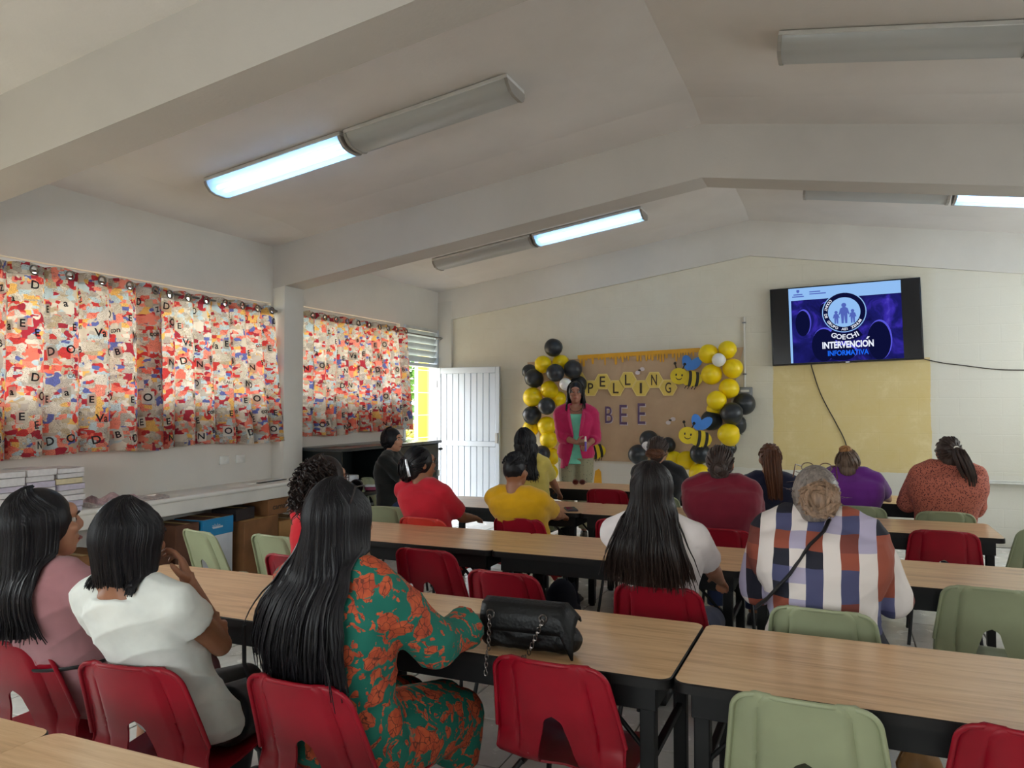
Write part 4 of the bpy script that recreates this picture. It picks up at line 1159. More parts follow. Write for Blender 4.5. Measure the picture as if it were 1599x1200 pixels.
        P = [path(am * (2 * rg.random() - 1), rg.uniform(.0, .06) * vol, length * (1 - rg.random() * zend_jit * 4) * (1.03 if rg.random() < .3 else .97), rg.uniform(0, 6), rg.uniform(30, 86)) for _ in range(nl)]
        for p in P:
            dx, dy = rg.gauss(0, rag), rg.gauss(0, rag * .5)
            for i in range(10, len(p)): 
                f = (i - 9) / 13; p[i] = p[i] + V3(dx * f, -abs(dy) * f, 0)
        s.strands(P, rad)
        return s
    def tied_hair(s, m, tie, nl=70, rad=.008, seed=2, r=1.0):
        """hair drawn back over the skull to a tie point (head frame)"""
        s.hairmat = m; rg = random.Random(seed)
        mb = MB(); s.cap(mb, r); co, no, fs = remesh(mb, .010, 2); raw('hair', co, fs, [m], s.t)
        tp = s.hp(*tie); hc = s.cap_pt(0, 0, 0); P = []
        td = (tp - hc).normalized()
        for k in range(nl):
            az = rg.choice((-1, 1)) * R(rg.uniform(5, 125)); el = R(rg.uniform(-35, 75)) if abs(az) < R(100) else R(rg.uniform(0, 60))
            st = s.cap_pt(az, el, 1.02); sd_ = (st - hc).normalized(); pts = []
            for i in range(9):
                f = i / 8; v = (sd_ * (1 - f) + td * f); v.normalize()
                rr_ = (st - hc).length * (1 - f) + (tp - hc).length * .93 * f
                pts.append(hc + v * (rr_ + .003))
            P.append(pts)
        s.strands(P, rad, 5, 'hair_locks'); s.tp = tp
        return s
    def ponytail(s, curve, r0, nl=60, seed=3, rad=.007, m=None, name='ponytail'):
        """bundle of locks from the tie along a curve of offsets (head frame tie, world-up offsets)"""
        rg = random.Random(seed); C_ = [s.tp + V3(*c) for c in curve]; P = []
        core = MB(); L = len(C_); core.tube(C_, [r0 * (.55 + .4 * math.sin(math.pi * min(1, i / (L - 1) * 1.1))) * (1 - .6 * (i / (L - 1)) ** 3) for i in range(L)], 12)
        o = core.build(name, m or s.hairmat, s.t, smooth=70)
        for k in range(nl):
            a = rg.uniform(0, 2 * math.pi); q = r0 * math.sqrt(rg.random()) ; ln = rg.uniform(.85, 1.08); pts = []
            for i, c in enumerate(C_):
                f = i / (L - 1); sw = .45 + .75 * math.sin(math.pi * min(.75, f * .9)) ; pts.append(c + V3(math.cos(a), math.sin(a), 0) * q * sw * 1.25 + (C_[-1] - C_[-2]) * (ln - 1) * f * 2)
            P.append(pts)
        s.strands(P, rad, 5, name + '_locks', m); return s
    def bun(s, r, nl=46, seed=4, rad=.008, m=None, mess=.0, name='hair_bun', sq=(1, .8, .9)):
        rg = random.Random(seed); mb = MB(); mb.ell(s.tp, (r * sq[0] * .9, r * sq[1] * .9, r * sq[2] * .9), s.HR, 16, 12)
        o = mb.build(name, m or s.hairmat, s.t, smooth=70); P = []
        for k in range(nl):
            ax = Vector((rg.gauss(0, .5), 1, rg.gauss(0, .5))).normalized(); u = ax.orthogonal().normalized(); w = ax.cross(u); a0 = rg.uniform(0, 6.28); arc = rg.uniform(1.6, 3.6); off = rg.uniform(-.6, .6); rr = math.sqrt(1 - off * off)
            pts = []
            for i in range(10):
                a = a0 + arc * i / 9; v = (u * math.cos(a) + w * math.sin(a)) * rr + ax * off
                v = Vector((v.x * sq[0], v.y * sq[1], v.z * sq[2])) * r * (1.0 + mess * (rg.random() - .3) * (i in (0, 9)) * 3)
                pts.append(s.tp + (s.HR @ v))
            P.append(pts)
        s.strands(P, rad, 5, name + '_locks', m); return s
    def glasses(s, m, up=0.0, back=0.0, w=.031, lens=None, name='glasses'):
        q = s.hs; root = empty(name); root.parent = s.t
        for k in (-1, 1):
            pts = [s.hp(k * w + math.cos(a) * .025, .103 - back + abs(math.cos(a) * .2) * -.02, .008 + up + math.sin(a) * .020) for a in np.linspace(0, 2 * math.pi, 21)]
            MB().tube(pts, .0022 * q, 6).build('rim', m, root, smooth=60)
            if lens:
                pv = MB(); c = s.hp(k * w, .103 - back, .008 + up); pv.v = [tuple(c)] + [tuple(p) for p in pts[:-1]]; pv.f = [(0, 1 + i, 1 + (i + 1) % 20) for i in range(20)]; pv.build('lens', lens, root)
            MB().tube([s.hp(k * (w + .026), .100 - back, .012 + up), s.hp(k * .080, .03 - back, .012 + up), s.hp(k * .086, -.03 - back * .6, .004 + up * .6)], .0025 * q, 6).build('temple', m, root, smooth=60)
        MB().tube([s.hp(-.008, .104 - back, .014 + up), s.hp(0, .107 - back, .017 + up), s.hp(.008, .104 - back, .014 + up)], .002 * q, 6).build('bridge', m, root, smooth=60)
        return s
M_EYEW = mat('eye_white', (176, 168, 160), 0.35); M_EYE = mat('eye_iris', (40, 24, 16), 0.15); M_BROW = mat('eyebrow_hair', (30, 22, 20), 0.7); M_LIP = mat('lip_skin', (140, 70, 62), 0.45)

def keep(o, fn, thick=.004):
    """trim a garment: drop the faces whose centre fn() rejects, then give the cloth a thickness"""
    bm = bmesh.new(); bm.from_mesh(o.data)
    bmesh.ops.delete(bm, geom=[f for f in bm.faces if not fn(f.calc_center_median())], context='FACES')
    for _ in range(5): bmesh.ops.smooth_vert(bm, verts=[v for v in bm.verts if v.is_boundary], factor=.5, use_axis_x=True, use_axis_y=True, use_axis_z=True)
    thicken(bm, thick); bm.to_mesh(o.data); bm.free(); o.data.shade_smooth()

# ---- printed cloths
def m_floral():
    t = NT('floral_dress_cloth'); v = t.tc('Object'); nz = t.noise(v, 9, 3)
    w = t.node('VectorMath', operation='MULTIPLY_ADD'); t.link(nz.outputs['Color'], w.inputs[0]); w.inputs[1].default_value = (.10, .10, .10); t.link(v, w.inputs[2])
    vo = t.node('TexVoronoi', feature='SMOOTH_F1'); vo.inputs['Scale'].default_value = 13; vo.inputs['Smoothness'].default_value = .25; t.link(w.outputs[0], vo.inputs['Vector'])
    vs = t.node('TexVoronoi', feature='DISTANCE_TO_EDGE'); vs.inputs['Scale'].default_value = 40; t.link(w.outputs[0], vs.inputs['Vector'])
    fl = t.ramp(vo.outputs['Distance'], [(.43, (1, 1, 1, 1)), (.455, (0, 0, 0, 1))])
    n2 = t.noise(v, 22, 2, .5, 1.6); lf = t.ramp(n2.outputs[0], [(.56, (0, 0, 0, 1)), (.585, (1, 1, 1, 1))])
    m_ = t.math('MAXIMUM', fl, lf)
    vein = t.ramp(vs.outputs['Distance'], [(.015, (0, 0, 0, 1)), (.06, (1, 1, 1, 1))])
    org = t.mix(vein, lin((96, 44, 30)), t.ramp(t.noise(v, 30, 2).outputs[0], [(.4, lin((196, 88, 50))), (.65, lin((166, 64, 38)))]))
    t.link(t.mix(m_, lin((10, 104, 90)), org), t.b.inputs['Base Color']); t.b.inputs['Roughness'].default_value = .8; return t.m
def m_plaid():
    t = NT('plaid_shirt_cloth'); sp = t.node('SeparateXYZ'); nz = t.noise(t.tc('Object'), 5, 2)
    w = t.node('VectorMath', operation='MULTIPLY_ADD'); t.link(nz.outputs['Color'], w.inputs[0]); w.inputs[1].default_value = (.03, .03, .03); t.link(t._tc.outputs['Object'], w.inputs[2]); t.link(w.outputs[0], sp.inputs[0])
    c = .064
    i = t.math('FLOOR', t.math('DIVIDE', t.math('ADD', sp.outputs[0], .5), c)); j = t.math('FLOOR', t.math('DIVIDE', sp.outputs[2], c))
    odd = t.math('MODULO', i, 2.0)
    def wn(dx):
        cb = t.node('CombineXYZ'); t.link(t.math('ADD', i, dx), cb.inputs[0]); t.link(j, cb.inputs[1])
        n = t.node('TexWhiteNoise', noise_dimensions='2D'); t.link(cb.outputs[0], n.inputs['Vector']); return n.outputs['Value']
    dark = t.ramp(wn(.0), [(0, lin((30, 30, 44))), (.28, lin((150, 76, 58))), (.52, lin((74, 76, 112))), (.74, lin((122, 62, 54))), (.9, lin((98, 98, 136)))], 'CONSTANT')
    light = t.ramp(wn(7.0), [(0, lin((226, 216, 212))), (.55, lin((178, 170, 196)))], 'CONSTANT')
    # alternate rows shift so dark squares meet at corners
    t.link(t.mix(odd, light, dark), t.b.inputs['Base Color']); t.b.inputs['Roughness'].default_value = .85; return t.m
def m_speck(name, base, dot, scale, th, scale2=None):
    t = NT(name); v = t.tc('Object'); vo = t.node('TexVoronoi'); vo.inputs['Scale'].default_value = scale; vo.inputs['Randomness'].default_value = 1; t.link(v, vo.inputs['Vector'])
    n = t.noise(v, scale * .8, 2); d = t.math('MULTIPLY_ADD', n.outputs[0], .25, vo.outputs['Distance'])
    t.link(t.mix(t.ramp(d, [(th, (1, 1, 1, 1)), (th + .05, (0, 0, 0, 1))]), lin(base), lin(dot)), t.b.inputs['Base Color']); t.b.inputs['Roughness'].default_value = .85; return t.m

H_BLK = m_hair('hair_black', (22, 20, 24)); H_DK = m_hair('hair_dark_brown', (58, 46, 42)); H_CUR = m_hair('hair_curly_brown', (36, 26, 24))
H_RED = m_hair('hair_reddish_brown', (86, 54, 38)); H_GRY = m_hair('hair_greying', (120, 110, 104)); H_BLN = m_hair('hair_highlights', (138, 112, 92)); H_TOP = m_hair('hair_bun_highlights', (150, 106, 66))
M_GLS = mat('glasses_frame', (40, 30, 30), .3); M_GOLD = mat('glasses_brown_frame', (96, 62, 40), .3); M_LENS = m_glass(); M_DLENS = mat('dark_lens', (20, 18, 20), .1)
M_SHOE = mat('dark_shoe', (40, 36, 36), .5); M_JEAN = m_cloth('jeans_cloth', (46, 58, 92)); M_DARKP = m_cloth('black_trousers_cloth', (20, 20, 24)); M_BELT = mat('black_belt', (18, 16, 18), .5)
M_SILV = mat('silver_metal', (190, 190, 195), .25, 1.0)
S1, S2, S3 = (172, 122, 96), (150, 100, 72), (186, 134, 106)

# ---- woman in mauve
p = Person('woman in a mauve dress with very long black hair, nearest the left wall', -2.52, 1.99, 4, (-2.40, 1.70, 1.262), S1, hyaw=-27, hpitch=4, girth=1.05, voxel=.008, arms={1: dict(w=(.10, .30, .66)), -1: dict(w=(-.10, .30, .66))})
p.body(); p.shirt(m_cloth('mauve_cloth', (172, 122, 128)), .42, name='dress', amp=.009); p.trousers(MATS['mauve_cloth'], name='skirt', skirt=True, short=.5); p.shoes(M_SHOE)
p.long_hair(H_BLK, .34, amax=112, nl=520, rad=.0062, seed=11, spread=1.25, front=200, lean=(-.03, -.02), vol=1.04)
MB().tube([p.spine(.34) + p.right * (math.cos(a) * .166 * p.girth) + p.fwd * (math.sin(a) * .137 * p.girth) + V3(0, 0, .01 * math.cos(a)) for a in np.linspace(0, 2 * math.pi, 33)], .008, 8, flat=.5).build('belt', M_BELT, p.t, smooth=60)
MB().ell(p.hp(.080, -.004, -.048), (.005,) * 3).build('earring', M_SILV, p.t, smooth=60)

# ---- girl in the white tee
p = Person('woman in a white tee with chin-length black hair, hand raised to her temple', -2.01, 1.975, 8, (-1.965, 1.665, 1.250), S2, hyaw=-6, hpitch=-6, hroll=4, girth=.96, shw=.146, voxel=.0055, hs=.98, knees=.10, bulge=.012,
    arms={1: dict(w=(.088, -.165, .965), pole=(.05, .75, -.75), d=(-.34, -.02, .94), n=(-.80, -.55, -.1), th=(-.2, -.9, .1), curls=(.35, .45, .6, .8)), -1: dict(w=(.075, -.085, .785), pole=(-.6, .2, -.8), d=(1, .25, .12), n=(-.2, -1, .0), th=(.2, 0, 1), curl=1.05)})
p.body(); p.shirt(m_cloth('white_tee_cloth', (226, 230, 226)), .40, neck=.95, low=.022, freq=20, name='tee', amp=.009, voxel=.007); p.trousers(M_DARKP); p.shoes(M_SHOE)
p.long_hair(H_BLK, .125, amax=142, nl=520, rad=.0062, seed=5, spread=.97, front=200, vol=1.03, zend_jit=.04, rag=.004)
MB().tube([p.N + p.right * (math.cos(a) * .078) + p.fwd * (math.sin(a) * .072) + V3(0, 0, .018 - .02 * math.sin(a)) for a in np.linspace(0, 2 * math.pi, 33)], .0014, 6).build('necklace', M_SILV, p.t, smooth=60)
MB().tube([V3(.19, -.02, .80), V3(.165, .02, .66), V3(.17, .06, .56)], .007, 8, flat=.4).build('strap', M_BELT, p.t, smooth=60)

# ---- woman in the floral dress
MF = m_floral()
p = Person('woman in a teal and orange floral dress with very long black hair', -1.41, 2.03, -6, (-1.395, 1.93, 1.303), S3, hyaw=4, hpitch=-3, girth=1.12, voxel=.007, shw=.168,
    arms={1: dict(w=(.225, .33, .79), pole=(.35, -.35, -1), d=(-.5, .8, .05), n=(0, 0, -1), th=(-1, 0, .1), curl=.5), -1: dict(w=(-.12, .42, .78), pole=(-.8, -.1, -.6), n=(0, 0, -1), th=(1, 0, 0))})
p.body(); p.shirt(MF, 1.80, name='dress', amp=.009, grow=.018, flare=.022, voxel=.009)
p.trousers(MF, name='skirt', skirt=True, grow=.03, short=.5); p.shoes(M_SHOE)
p.long_hair(H_BLK, .47, amax=120, nl=800, rad=.0062, seed=21, spread=1.75, front=200, lean=(-.05, -.03), vol=1.06, rag=.028, zend_jit=.06)
p.glasses(M_GLS, up=.098, back=.075, lens=M_DLENS, name='sunglasses')

# ---- curly hair, red top
p = Person('woman in a sleeveless red top with curly dark hair and glasses', -2.60, 3.45, -4, (-2.565, 3.42, 1.25), S1, hyaw=-30, voxel=.010, arms={1: dict(w=(.06, .28, .64)), -1: dict(w=(-.06, .28, .64))})
p.body(); p.shirt(m_cloth('bright_red_cloth', (196, 14, 34)), 0.0, name='top'); p.trousers(M_JEAN); p.shoes(M_SHOE)
p.long_hair(H_CUR, .15, amax=112, nl=150, rad=.008, seed=31, spread=1.15, front=200, vol=1.10, curl=.017, lean=(-.03, -.05), base=True, rag=.03)
rg = random.Random(4); P_ = []
for k in range(150):
    a = R(rg.uniform(-105, 105)); el = R(rg.uniform(-30, 60)); b = p.cap_pt(a, el, 1.12); o_ = (b - p.cap_pt(0, 0, 0)).normalized(); pts = []
    ln = rg.uniform(.07, .17); ph = rg.uniform(0, 6)
    for i in range(14):
        f = i / 13; pts.append(b + o_ * (.045 * math.sin(f * 2)) + V3(0, -.05 * f, -ln * f) + V3(math.cos(f * 14 + ph), math.sin(f * 14 + ph), 0) * .013)
    P_.append(pts)
p.strands(P_, .006, 5, 'curls'); p.glasses(M_GLS, lens=M_LENS)

# ---- man in black by the cabinet
p = Person('man in black seated sideways by the black cabinet with folded arms', -4.15, 6.65, -80, (-4.19, 6.66, 1.293), S3, hyaw=-12, girth=1.12, shw=.178, voxel=.010,
    arms={1: dict(w=(-.06, .26, .80), pole=(.8, .1, -.6), d=(-1, .1, .1)), -1: dict(w=(.06, .28, .76), pole=(-.8, .1, -.6), d=(1, .1, .1))})
p.body(); p.shirt(m_cloth('black_shirt_cloth', (24, 27, 26)), .85, name='polo_shirt', collar=True); p.trousers(M_JEAN); p.shoes(M_SHOE)
p.long_hair(H_BLK, .055, amax=98, nl=260, rad=.006, seed=8, vol=1.08, front=200, rag=.012, wave=.012)

# ---- woman in red, hair clipped up
p = Person('woman in a red tee with glasses, dark hair gathered in a clip', -2.65, 4.86, -3, (-2.735, 4.72, 1.24), S2, hyaw=-34, voxel=.010, girth=1.05, arms={1: dict(w=(.12, .28, .68), pole=(.6, -.5, -1)), -1: dict(w=(-.10, .32, .70))})
p.body(); p.shirt(m_cloth('coral_red_cloth', (196, 34, 52)), .8, name='tee'); p.trousers(M_JEAN); p.shoes(M_SHOE)
p.tied_hair(H_BLK, (-.02, -.105, -.035), seed=41, r=1.03); p.bun(.062, seed=42, mess=.05, sq=(1, .9, 1.5)); p.glasses(M_GLS, lens=M_LENS)
MB().tube([p.tp + V3(.03, -.045, .07), p.tp + V3(.045, -.055, .02), p.tp + V3(.055, -.045, -.05)], .010, 8, flat=.6).build('hair_clip', M_SILV, p.t, smooth=60)

# ---- boy in yellow
p = Person('boy in a mustard yellow tee with cropped black hair', -2.04, 5.17, -2, (-2.085, 4.90, 1.19), S2, hyaw=-4, voxel=.010, girth=1.12, shw=.175, arms={1: dict(w=(.12, .22, .70), pole=(.7, -.5, -1)), -1: dict(w=(-.10, .24, .70), pole=(-.5, -.4, -1))})
p.body(); p.shirt(m_cloth('mustard_cloth', (206, 156, 14)), .75, name='tee'); p.trousers(M_DARKP); p.shoes(M_SHOE)
mb = MB(); mb.ell(p.hp(0, -.016, .026), (.0785, .0955, .100), p.HR, 24, 16); mb.ell(p.hp(0, .01, .075), (.062, .072, .050), p.HR, 18, 12); co, no, fs = remesh(mb, .008, 2); co = fold(co, no, .002, 90, 2)
raw('hair', co, fs, [H_BLK], p.t); p.hairmat = H_BLK; rg = random.Random(3)
p.strands([[p.cap_pt(a, e, .98), p.cap_pt(a, e, 1.07) + V3(0, .006, .004), p.cap_pt(a, e, 1.12) + V3(0, .014, .006)] for a, e in [(R(rg.uniform(-180, 180)), R(rg.uniform(20, 88))) for _ in range(240)]], .006, 4, 'hair_tufts')

# ---- woman in pale yellow behind the boy
p = Person('woman in a pale yellow tee with long black hair, left end of the farthest row', -2.62, 6.70, 0, (-2.68, 6.56, 1.312), S2, hyaw=-8, voxel=.011, girth=1.1, arms={1: dict(w=(.10, .28, .68), pole=(.7, -.5, -1)), -1: dict(w=(-.14, .36, .74))})
p.body(); p.shirt(m_cloth('pale_yellow_cloth', (206, 186, 96)), .7, name='tee'); p.trousers(M_DARKP); p.shoes(M_SHOE)
p.long_hair(H_BLK, .34, amax=118, nl=150, rad=.011, seed=51, front=200, spread=1.1, vol=1.05, lean=(.06, 0), wave=.012)

# ---- standing woman in the pink blazer
p = Person('standing woman in a pink blazer and mint top speaking before the decorated paper', -2.80, 8.35, 196, (-2.80, 8.35, 1.80), (158, 108, 88), seat=.97, stand=True, neck=.95, voxel=.007, girth=1.12, shw=.180, bulge=.015, hs=1.06,
    arms={1: dict(w=(-.02, .22, 1.10), pole=(.6, -.5, -.7), d=(-1, .15, .12), n=(-.2, -1, .1), th=(0, .3, 1), curl=.8), -1: dict(w=(-.15, .20, 1.08), pole=(-.35, -1, -.3), d=(.3, .7, -.4), n=(.9, -.3, .1), th=(.3, .4, .8), curl=.9)})
p.body()
def hem(mb): mb.tube([p.spine(.1), p.P + V3(0, 0, -.17)], [.19, .205], 24, flat=.72)
p.shirt(m_cloth('mint_cloth', (112, 190, 164)), 0, grow=.010, name='mint_top', neck=.90, low=.075, hem=lambda mb: mb.tube([p.spine(.1), p.P + V3(0, 0, -.12)], [.18, .185], 24, flat=.70))
p.shirt(m_cloth('pink_blazer_cloth', (176, 34, 84)), 1.42, grow=.026, name='blazer', neck=1.01, amp=.005, hem=hem, collar=True)
def front(c):
    if c.y < .02: return True
    z = c.z; w = .030 + .045 * max(0, min(1, (z - 1.16) / .30)) + .075 * max(0, (1.10 - z) / .30) ** 1.5
    if z < .83: w = .13
    cx = -.012
    return not (abs(c.x - cx) < w and abs(c.x) < .16)
keep(p.shirtobj, front, .006)
for k in (-1, 1):
    lp = MB(); pts = [V3(k * .085 - .01, .045, 1.475), V3(k * .082 - .01, .125, 1.40), V3(k * .060 - .012, .158, 1.28), V3(k * .034 - .012, .165, 1.17)]
    lp.tube(pts, [.020, .030, .026, .008], 10, flat=.28); lp.build('lapel', MATS['pink_blazer_cloth'], p.t, smooth=60)
p.trousers(m_speck('khaki_print_cloth', (150, 144, 116), (104, 104, 84), 34, .30), grow=.022); p.shoes(M_SHOE)
p.long_hair(H_BLK, .20, amax=112, nl=150, rad=.010, seed=61, spread=1.15, front=98, vol=1.06)
MB().tube([p.N + p.right * (math.cos(a) * .070) + V3(0, .02 + .085 * max(0, math.sin(a)) - .05 * max(0, -math.sin(a)), .02 - .055 * max(0, math.sin(a))) for a in np.linspace(0, 2 * math.pi, 33)], .003, 6).build('necklace', M_SILV, p.t, smooth=60)
hd = p.arms[-1][1]; pt = p.t.matrix_world if False else (Matrix.Translation((-2.80, 8.35, 0)) @ rotz(R(196)))
mk = empty('marker_pen', pt @ (hd + V3(.03, .07, -.02)), R(196), 'small purple and white pen held in the pink blazer woman\'s hand', 'pen')
MB().cyl((0, 0, -.05), (0, .02, .06), .012, n=10).build('barrel', mat('purple_pen', (120, 96, 190), .4), mk, smooth=60); MB().cyl((0, .02, .06), (0, .032, .115), .012, .009, n=10).build('pen_cap', M_INKP, mk, smooth=60)

# ---- braided bun, black top
p = Person('woman in a black top with a braided dark bun, in front of the balloons', -1.45, 6.74, 0, (-1.485, 6.70, 1.258), S2, hpitch=-8, voxel=.011, girth=1.15, shw=.172)
p.body(); p.shirt(m_cloth('black_top_cloth', (22, 22, 25)), .7, name='top'); p.trousers(M_DARKP); p.shoes(M_SHOE)
p.tied_hair(H_DK, (0, -.100, -.040), seed=71); p.bun(.055, seed=72, m=H_RED, sq=(1.5, .75, .75))

# ---- long-haired woman in white
p = Person('woman in a white tee with long dark brown hair hanging over the chair back', -.735, 3.55, 0, (-.76, 3.32, 1.282), S2, hyaw=0, voxel=.009, girth=1.08, shw=.172, arms={1: dict(w=(.20, .26, .66), pole=(.5, -.4, -1)), -1: dict(w=(-.16, .30, .70), pole=(-.4, -.4, -1))})
p.body(); p.shirt(m_cloth('offwhite_tee_cloth', (214, 206, 206)), .75, name='tee', amp=.005); p.trousers(M_JEAN); p.shoes(M_SHOE)
p.long_hair(m_hair('hair_brown_tips', (30, 24, 24), ((58, 40, 32), .95, .72)), .40, amax=120, nl=640, rad=.006, seed=81, spread=1.6, front=200, vol=1.02, rag=.036, lean=(0, -.02))

# ---- maroon polo
p = Person('person in a maroon polo shirt with short pinned-up dark hair', -.70, 5.19, 0, (-.725, 5.13, 1.272), S2, voxel=.010, girth=1.28, shw=.180, neck=.62, arms={1: dict(w=(.10, .32, .80), pole=(.35, -.1, -1), d=(-1, .2, 0)), -1: dict(w=(-.10, .32, .80), pole=(-.35, -.1, -1), d=(1, .2, 0))})
p.body(); p.shirt(m_cloth('maroon_cloth', (112, 22, 42)), 1.3, name='polo_shirt', collar=True, amp=.005); p.trousers(M_JEAN); p.shoes(M_SHOE)
p.tied_hair(H_DK, (0, -.095, -.03), seed=91); p.bun(.046, seed=92, sq=(1.1, .7, 1.2))

# ---- navy, ponytail
p = Person('woman in a navy tee with a long reddish-brown ponytail', -.47, 6.59, 0, (-.52, 6.36, 1.228), S1, hyaw=14, voxel=.011, girth=1.05, shw=.17)
p.body(); p.shirt(m_cloth('navy_cloth', (30, 34, 58)), .9, name='tee'); p.trousers(M_JEAN); p.shoes(M_SHOE)
p.tied_hair(H_RED, (0, -.085, .070), seed=101); p.ponytail([(0, 0, 0), (.005, -.045, .005), (.01, -.075, -.07), (.02, -.085, -.18), (.03, -.085, -.29), (.035, -.08, -.37)], .048, 90, 102)

# ---- purple, top knot
p = Person('woman in a purple tee with a small highlighted top knot', .12, 6.69, 0, (.045, 6.60, 1.183), S1, hpitch=-14, voxel=.011, girth=1.22, shw=.180, neck=.35, arms={1: dict(w=(.24, .36, .74), pole=(.5, -.2, -1), d=(-.4, .9, 0)), -1: dict(w=(-.10, .40, .74))})
p.body(); p.shirt(m_cloth('purple_cloth', (100, 38, 128)), .85, name='tee'); p.trousers(M_JEAN); p.shoes(M_SHOE)
p.tied_hair(m_hair('hair_brown_blond', (92, 74, 62)), (-.015, -.06, .105), seed=111); p.bun(.038, seed=112, m=H_TOP, mess=.06, sq=(1.1, 1, .8))

# ---- plaid shirt
p = Person('woman in a plaid shirt with a messy greying bun and glasses pushed up', -.06, 3.44, -2, (-.100, 3.49, 1.262), S3, hpitch=-10, voxel=.009, girth=1.38, shw=.182, neck=.50, arms={1: dict(w=(.25, .33, .75), pole=(.35, -.4, -1), d=(-.5, .8, 0)), -1: dict(w=(-.25, .33, .75), pole=(-.35, -.4, -1), d=(.5, .8, 0))})
p.body(); p.shirt(m_plaid(), 1.55, name='plaid_shirt', amp=.0055, grow=.022, flare=.012, t0=-.16, neck=1.01); p.trousers(M_JEAN); p.shoes(M_SHOE)
p.tied_hair(H_GRY, (.022, -.105, -.012), nl=170, seed=121, r=1.14); p.bun(.072, nl=120, seed=122, m=H_BLN, mess=.12, sq=(1.0, .75, 1.0)); p.glasses(M_GOLD, up=.124, back=.066, lens=M_LENS, w=.036)
rg = random.Random(6); P_ = []
for k in range(110):
    b = p.cap_pt(R(rg.uniform(-100, 100)), R(rg.uniform(-25, 60)), 1.03); P_.append([b, b + V3(rg.gauss(0, .015), -.012, rg.gauss(-.005, .012)), b + V3(rg.gauss(0, .018), -.018, rg.gauss(-.012, .014))])
p.strands(P_, .0016, 4, 'stray_hair')
sp_ = [p.spine(1.02) + p.right * .055 + p.fwd * -.085, p.spine(.95) + p.right * .035 + p.fwd * -.118, p.spine(.86) + p.right * -.02 + p.fwd * -.155, p.spine(.66) + p.right * -.10 + p.fwd * -.180, p.spine(.46) + p.right * -.20 + p.fwd * -.145, p.spine(.36) + p.right * -.255 + p.fwd * -.05]
MB().tube(sp_, .017, 8, flat=.4).build('bag_strap', M_BELT, p.t, smooth=60)

# ---- orange blouse
p = Person('woman in a speckled orange blouse with a brown ponytail, right end of the farthest row', .69, 6.60, 4, (.735, 6.56, 1.297), S2, hyaw=10, voxel=.010, girth=1.34, shw=.178, neck=.62, arms={-1: dict(w=(-.20, .32, .75), pole=(-.4, -.3, -1)), 1: dict(w=(.18, .30, .72), pole=(.3, -.3, -1))})
p.body(); p.shirt(m_speck('orange_speckle_cloth', (176, 98, 80), (92, 42, 42), 92, .47), 1.5, name='blouse', amp=.0055, grow=.02, t0=-.16, collar=True); p.trousers(M_JEAN); p.shoes(M_SHOE)
p.tied_hair(H_DK, (.02, -.100, .030), seed=131); p.glasses(M_GLS, lens=M_LENS); p.ponytail([(0, 0, 0), (.01, -.035, -.005), (.025, -.05, -.06), (.05, -.06, -.13), (.075, -.06, -.20), (.08, -.055, -.26)], .036, 70, 132)
MB().tube([p.tp + V3(math.cos(a) * .02, -.012, math.sin(a) * .02) for a in np.linspace(0, 2 * math.pi, 17)], .006, 8).build('hair_tie', M_INKP, p.t, smooth=60)

# ================================================================== television and its picture
FR = Matrix(((1, 0, 0, 0), (0, 0, -1, 0), (0, 1, 0, 0), (0, 0, 0, 1)))      # drawing plane (x, y) -> wall plane (x, z), facing the room
def at(x, z, y=0.0, rot=0.0, s=1.0): return Matrix.Translation((x, y, z)) @ FR @ Matrix.Rotation(rot, 4, 'Z') @ Matrix.Scale(s, 4)
def letters(name, txt, size, M, m, parent, bold=0.0, depth=0.0, fitw=None, fith=None):
    vs, fs = text_mesh(txt, 1.0, 0, bold)
    w = max(v[0] for v in vs) - min(v[0] for v in vs); h = max(v[1] for v in vs) - min(v[1] for v in vs)
    cx = (max(v[0] for v in vs) + min(v[0] for v in vs)) / 2; cy = (max(v[1] for v in vs) + min(v[1] for v in vs)) / 2
    sx = fitw / w if fitw else (fith / h if fith else size); sy = fith / h if fith else sx
    return MB().add([((x - cx) * sx, (y - cy) * sy, depth) for x, y, _ in vs], fs, M).build(name, m, parent)
M_TVB = mat('tv_black', (16, 16, 18), .3); M_SCRBLK = mat('screen_black', (24, 24, 27), .2)
def m_screen():
    t = NT('screen_picture'); t.n.remove(t.b); v = t.tc('Object')
    n = t.noise(v, 3.2, 4, .6, 1.2); c = t.ramp(n.outputs[0], [(.30, lin((18, 20, 66))), (.52, lin((34, 34, 120))), (.66, lin((66, 52, 190))), (.8, lin((104, 92, 226)))])
    e = t.node('Emission'); t.link(c, e.inputs[0]); e.inputs[1].default_value = .62; t.link(e.outputs[0], t.out.inputs[0]); return t.m
SE = .75
E_LB = emit('screen_pale_blue', (150, 196, 250), SE); E_WH = emit('screen_white', (236, 242, 255), SE * 1.1); E_BL = emit('screen_blue', (30, 110, 255), SE); E_NV = emit('screen_navy', (20, 24, 74), SE * .6)
E_RIM = emit('screen_violet', (96, 96, 235), SE * .9); E_FIG = emit('screen_figure', (84, 104, 190), SE)
tv = empty('television', (.046, 9.60, 2.47), 0, 'large wall television showing a blue presentation slide', 'television'); tv.rotation_euler = (R(-1.5), R(-1.6), 0)
MB().rbox(-.80, .80, -.035, .045, -.46, .46, .006, 2).build('casing', M_TVB, tv, smooth=40)
MB().rbox(-.20, .20, .04, .075, -.15, .15, .004, 1).build('wall_mount', M_TVB, tv, smooth=40)
scr = MB().box(-.785, .785, -.038, -.034, -.445, .447).build('screen', M_SCRBLK, tv)
def layer(name, poly, m, d, parent=scr): return MB().add([(x, -.038 - d, z) for x, z in poly], [tuple(range(len(poly)))]).build(name, m, parent)
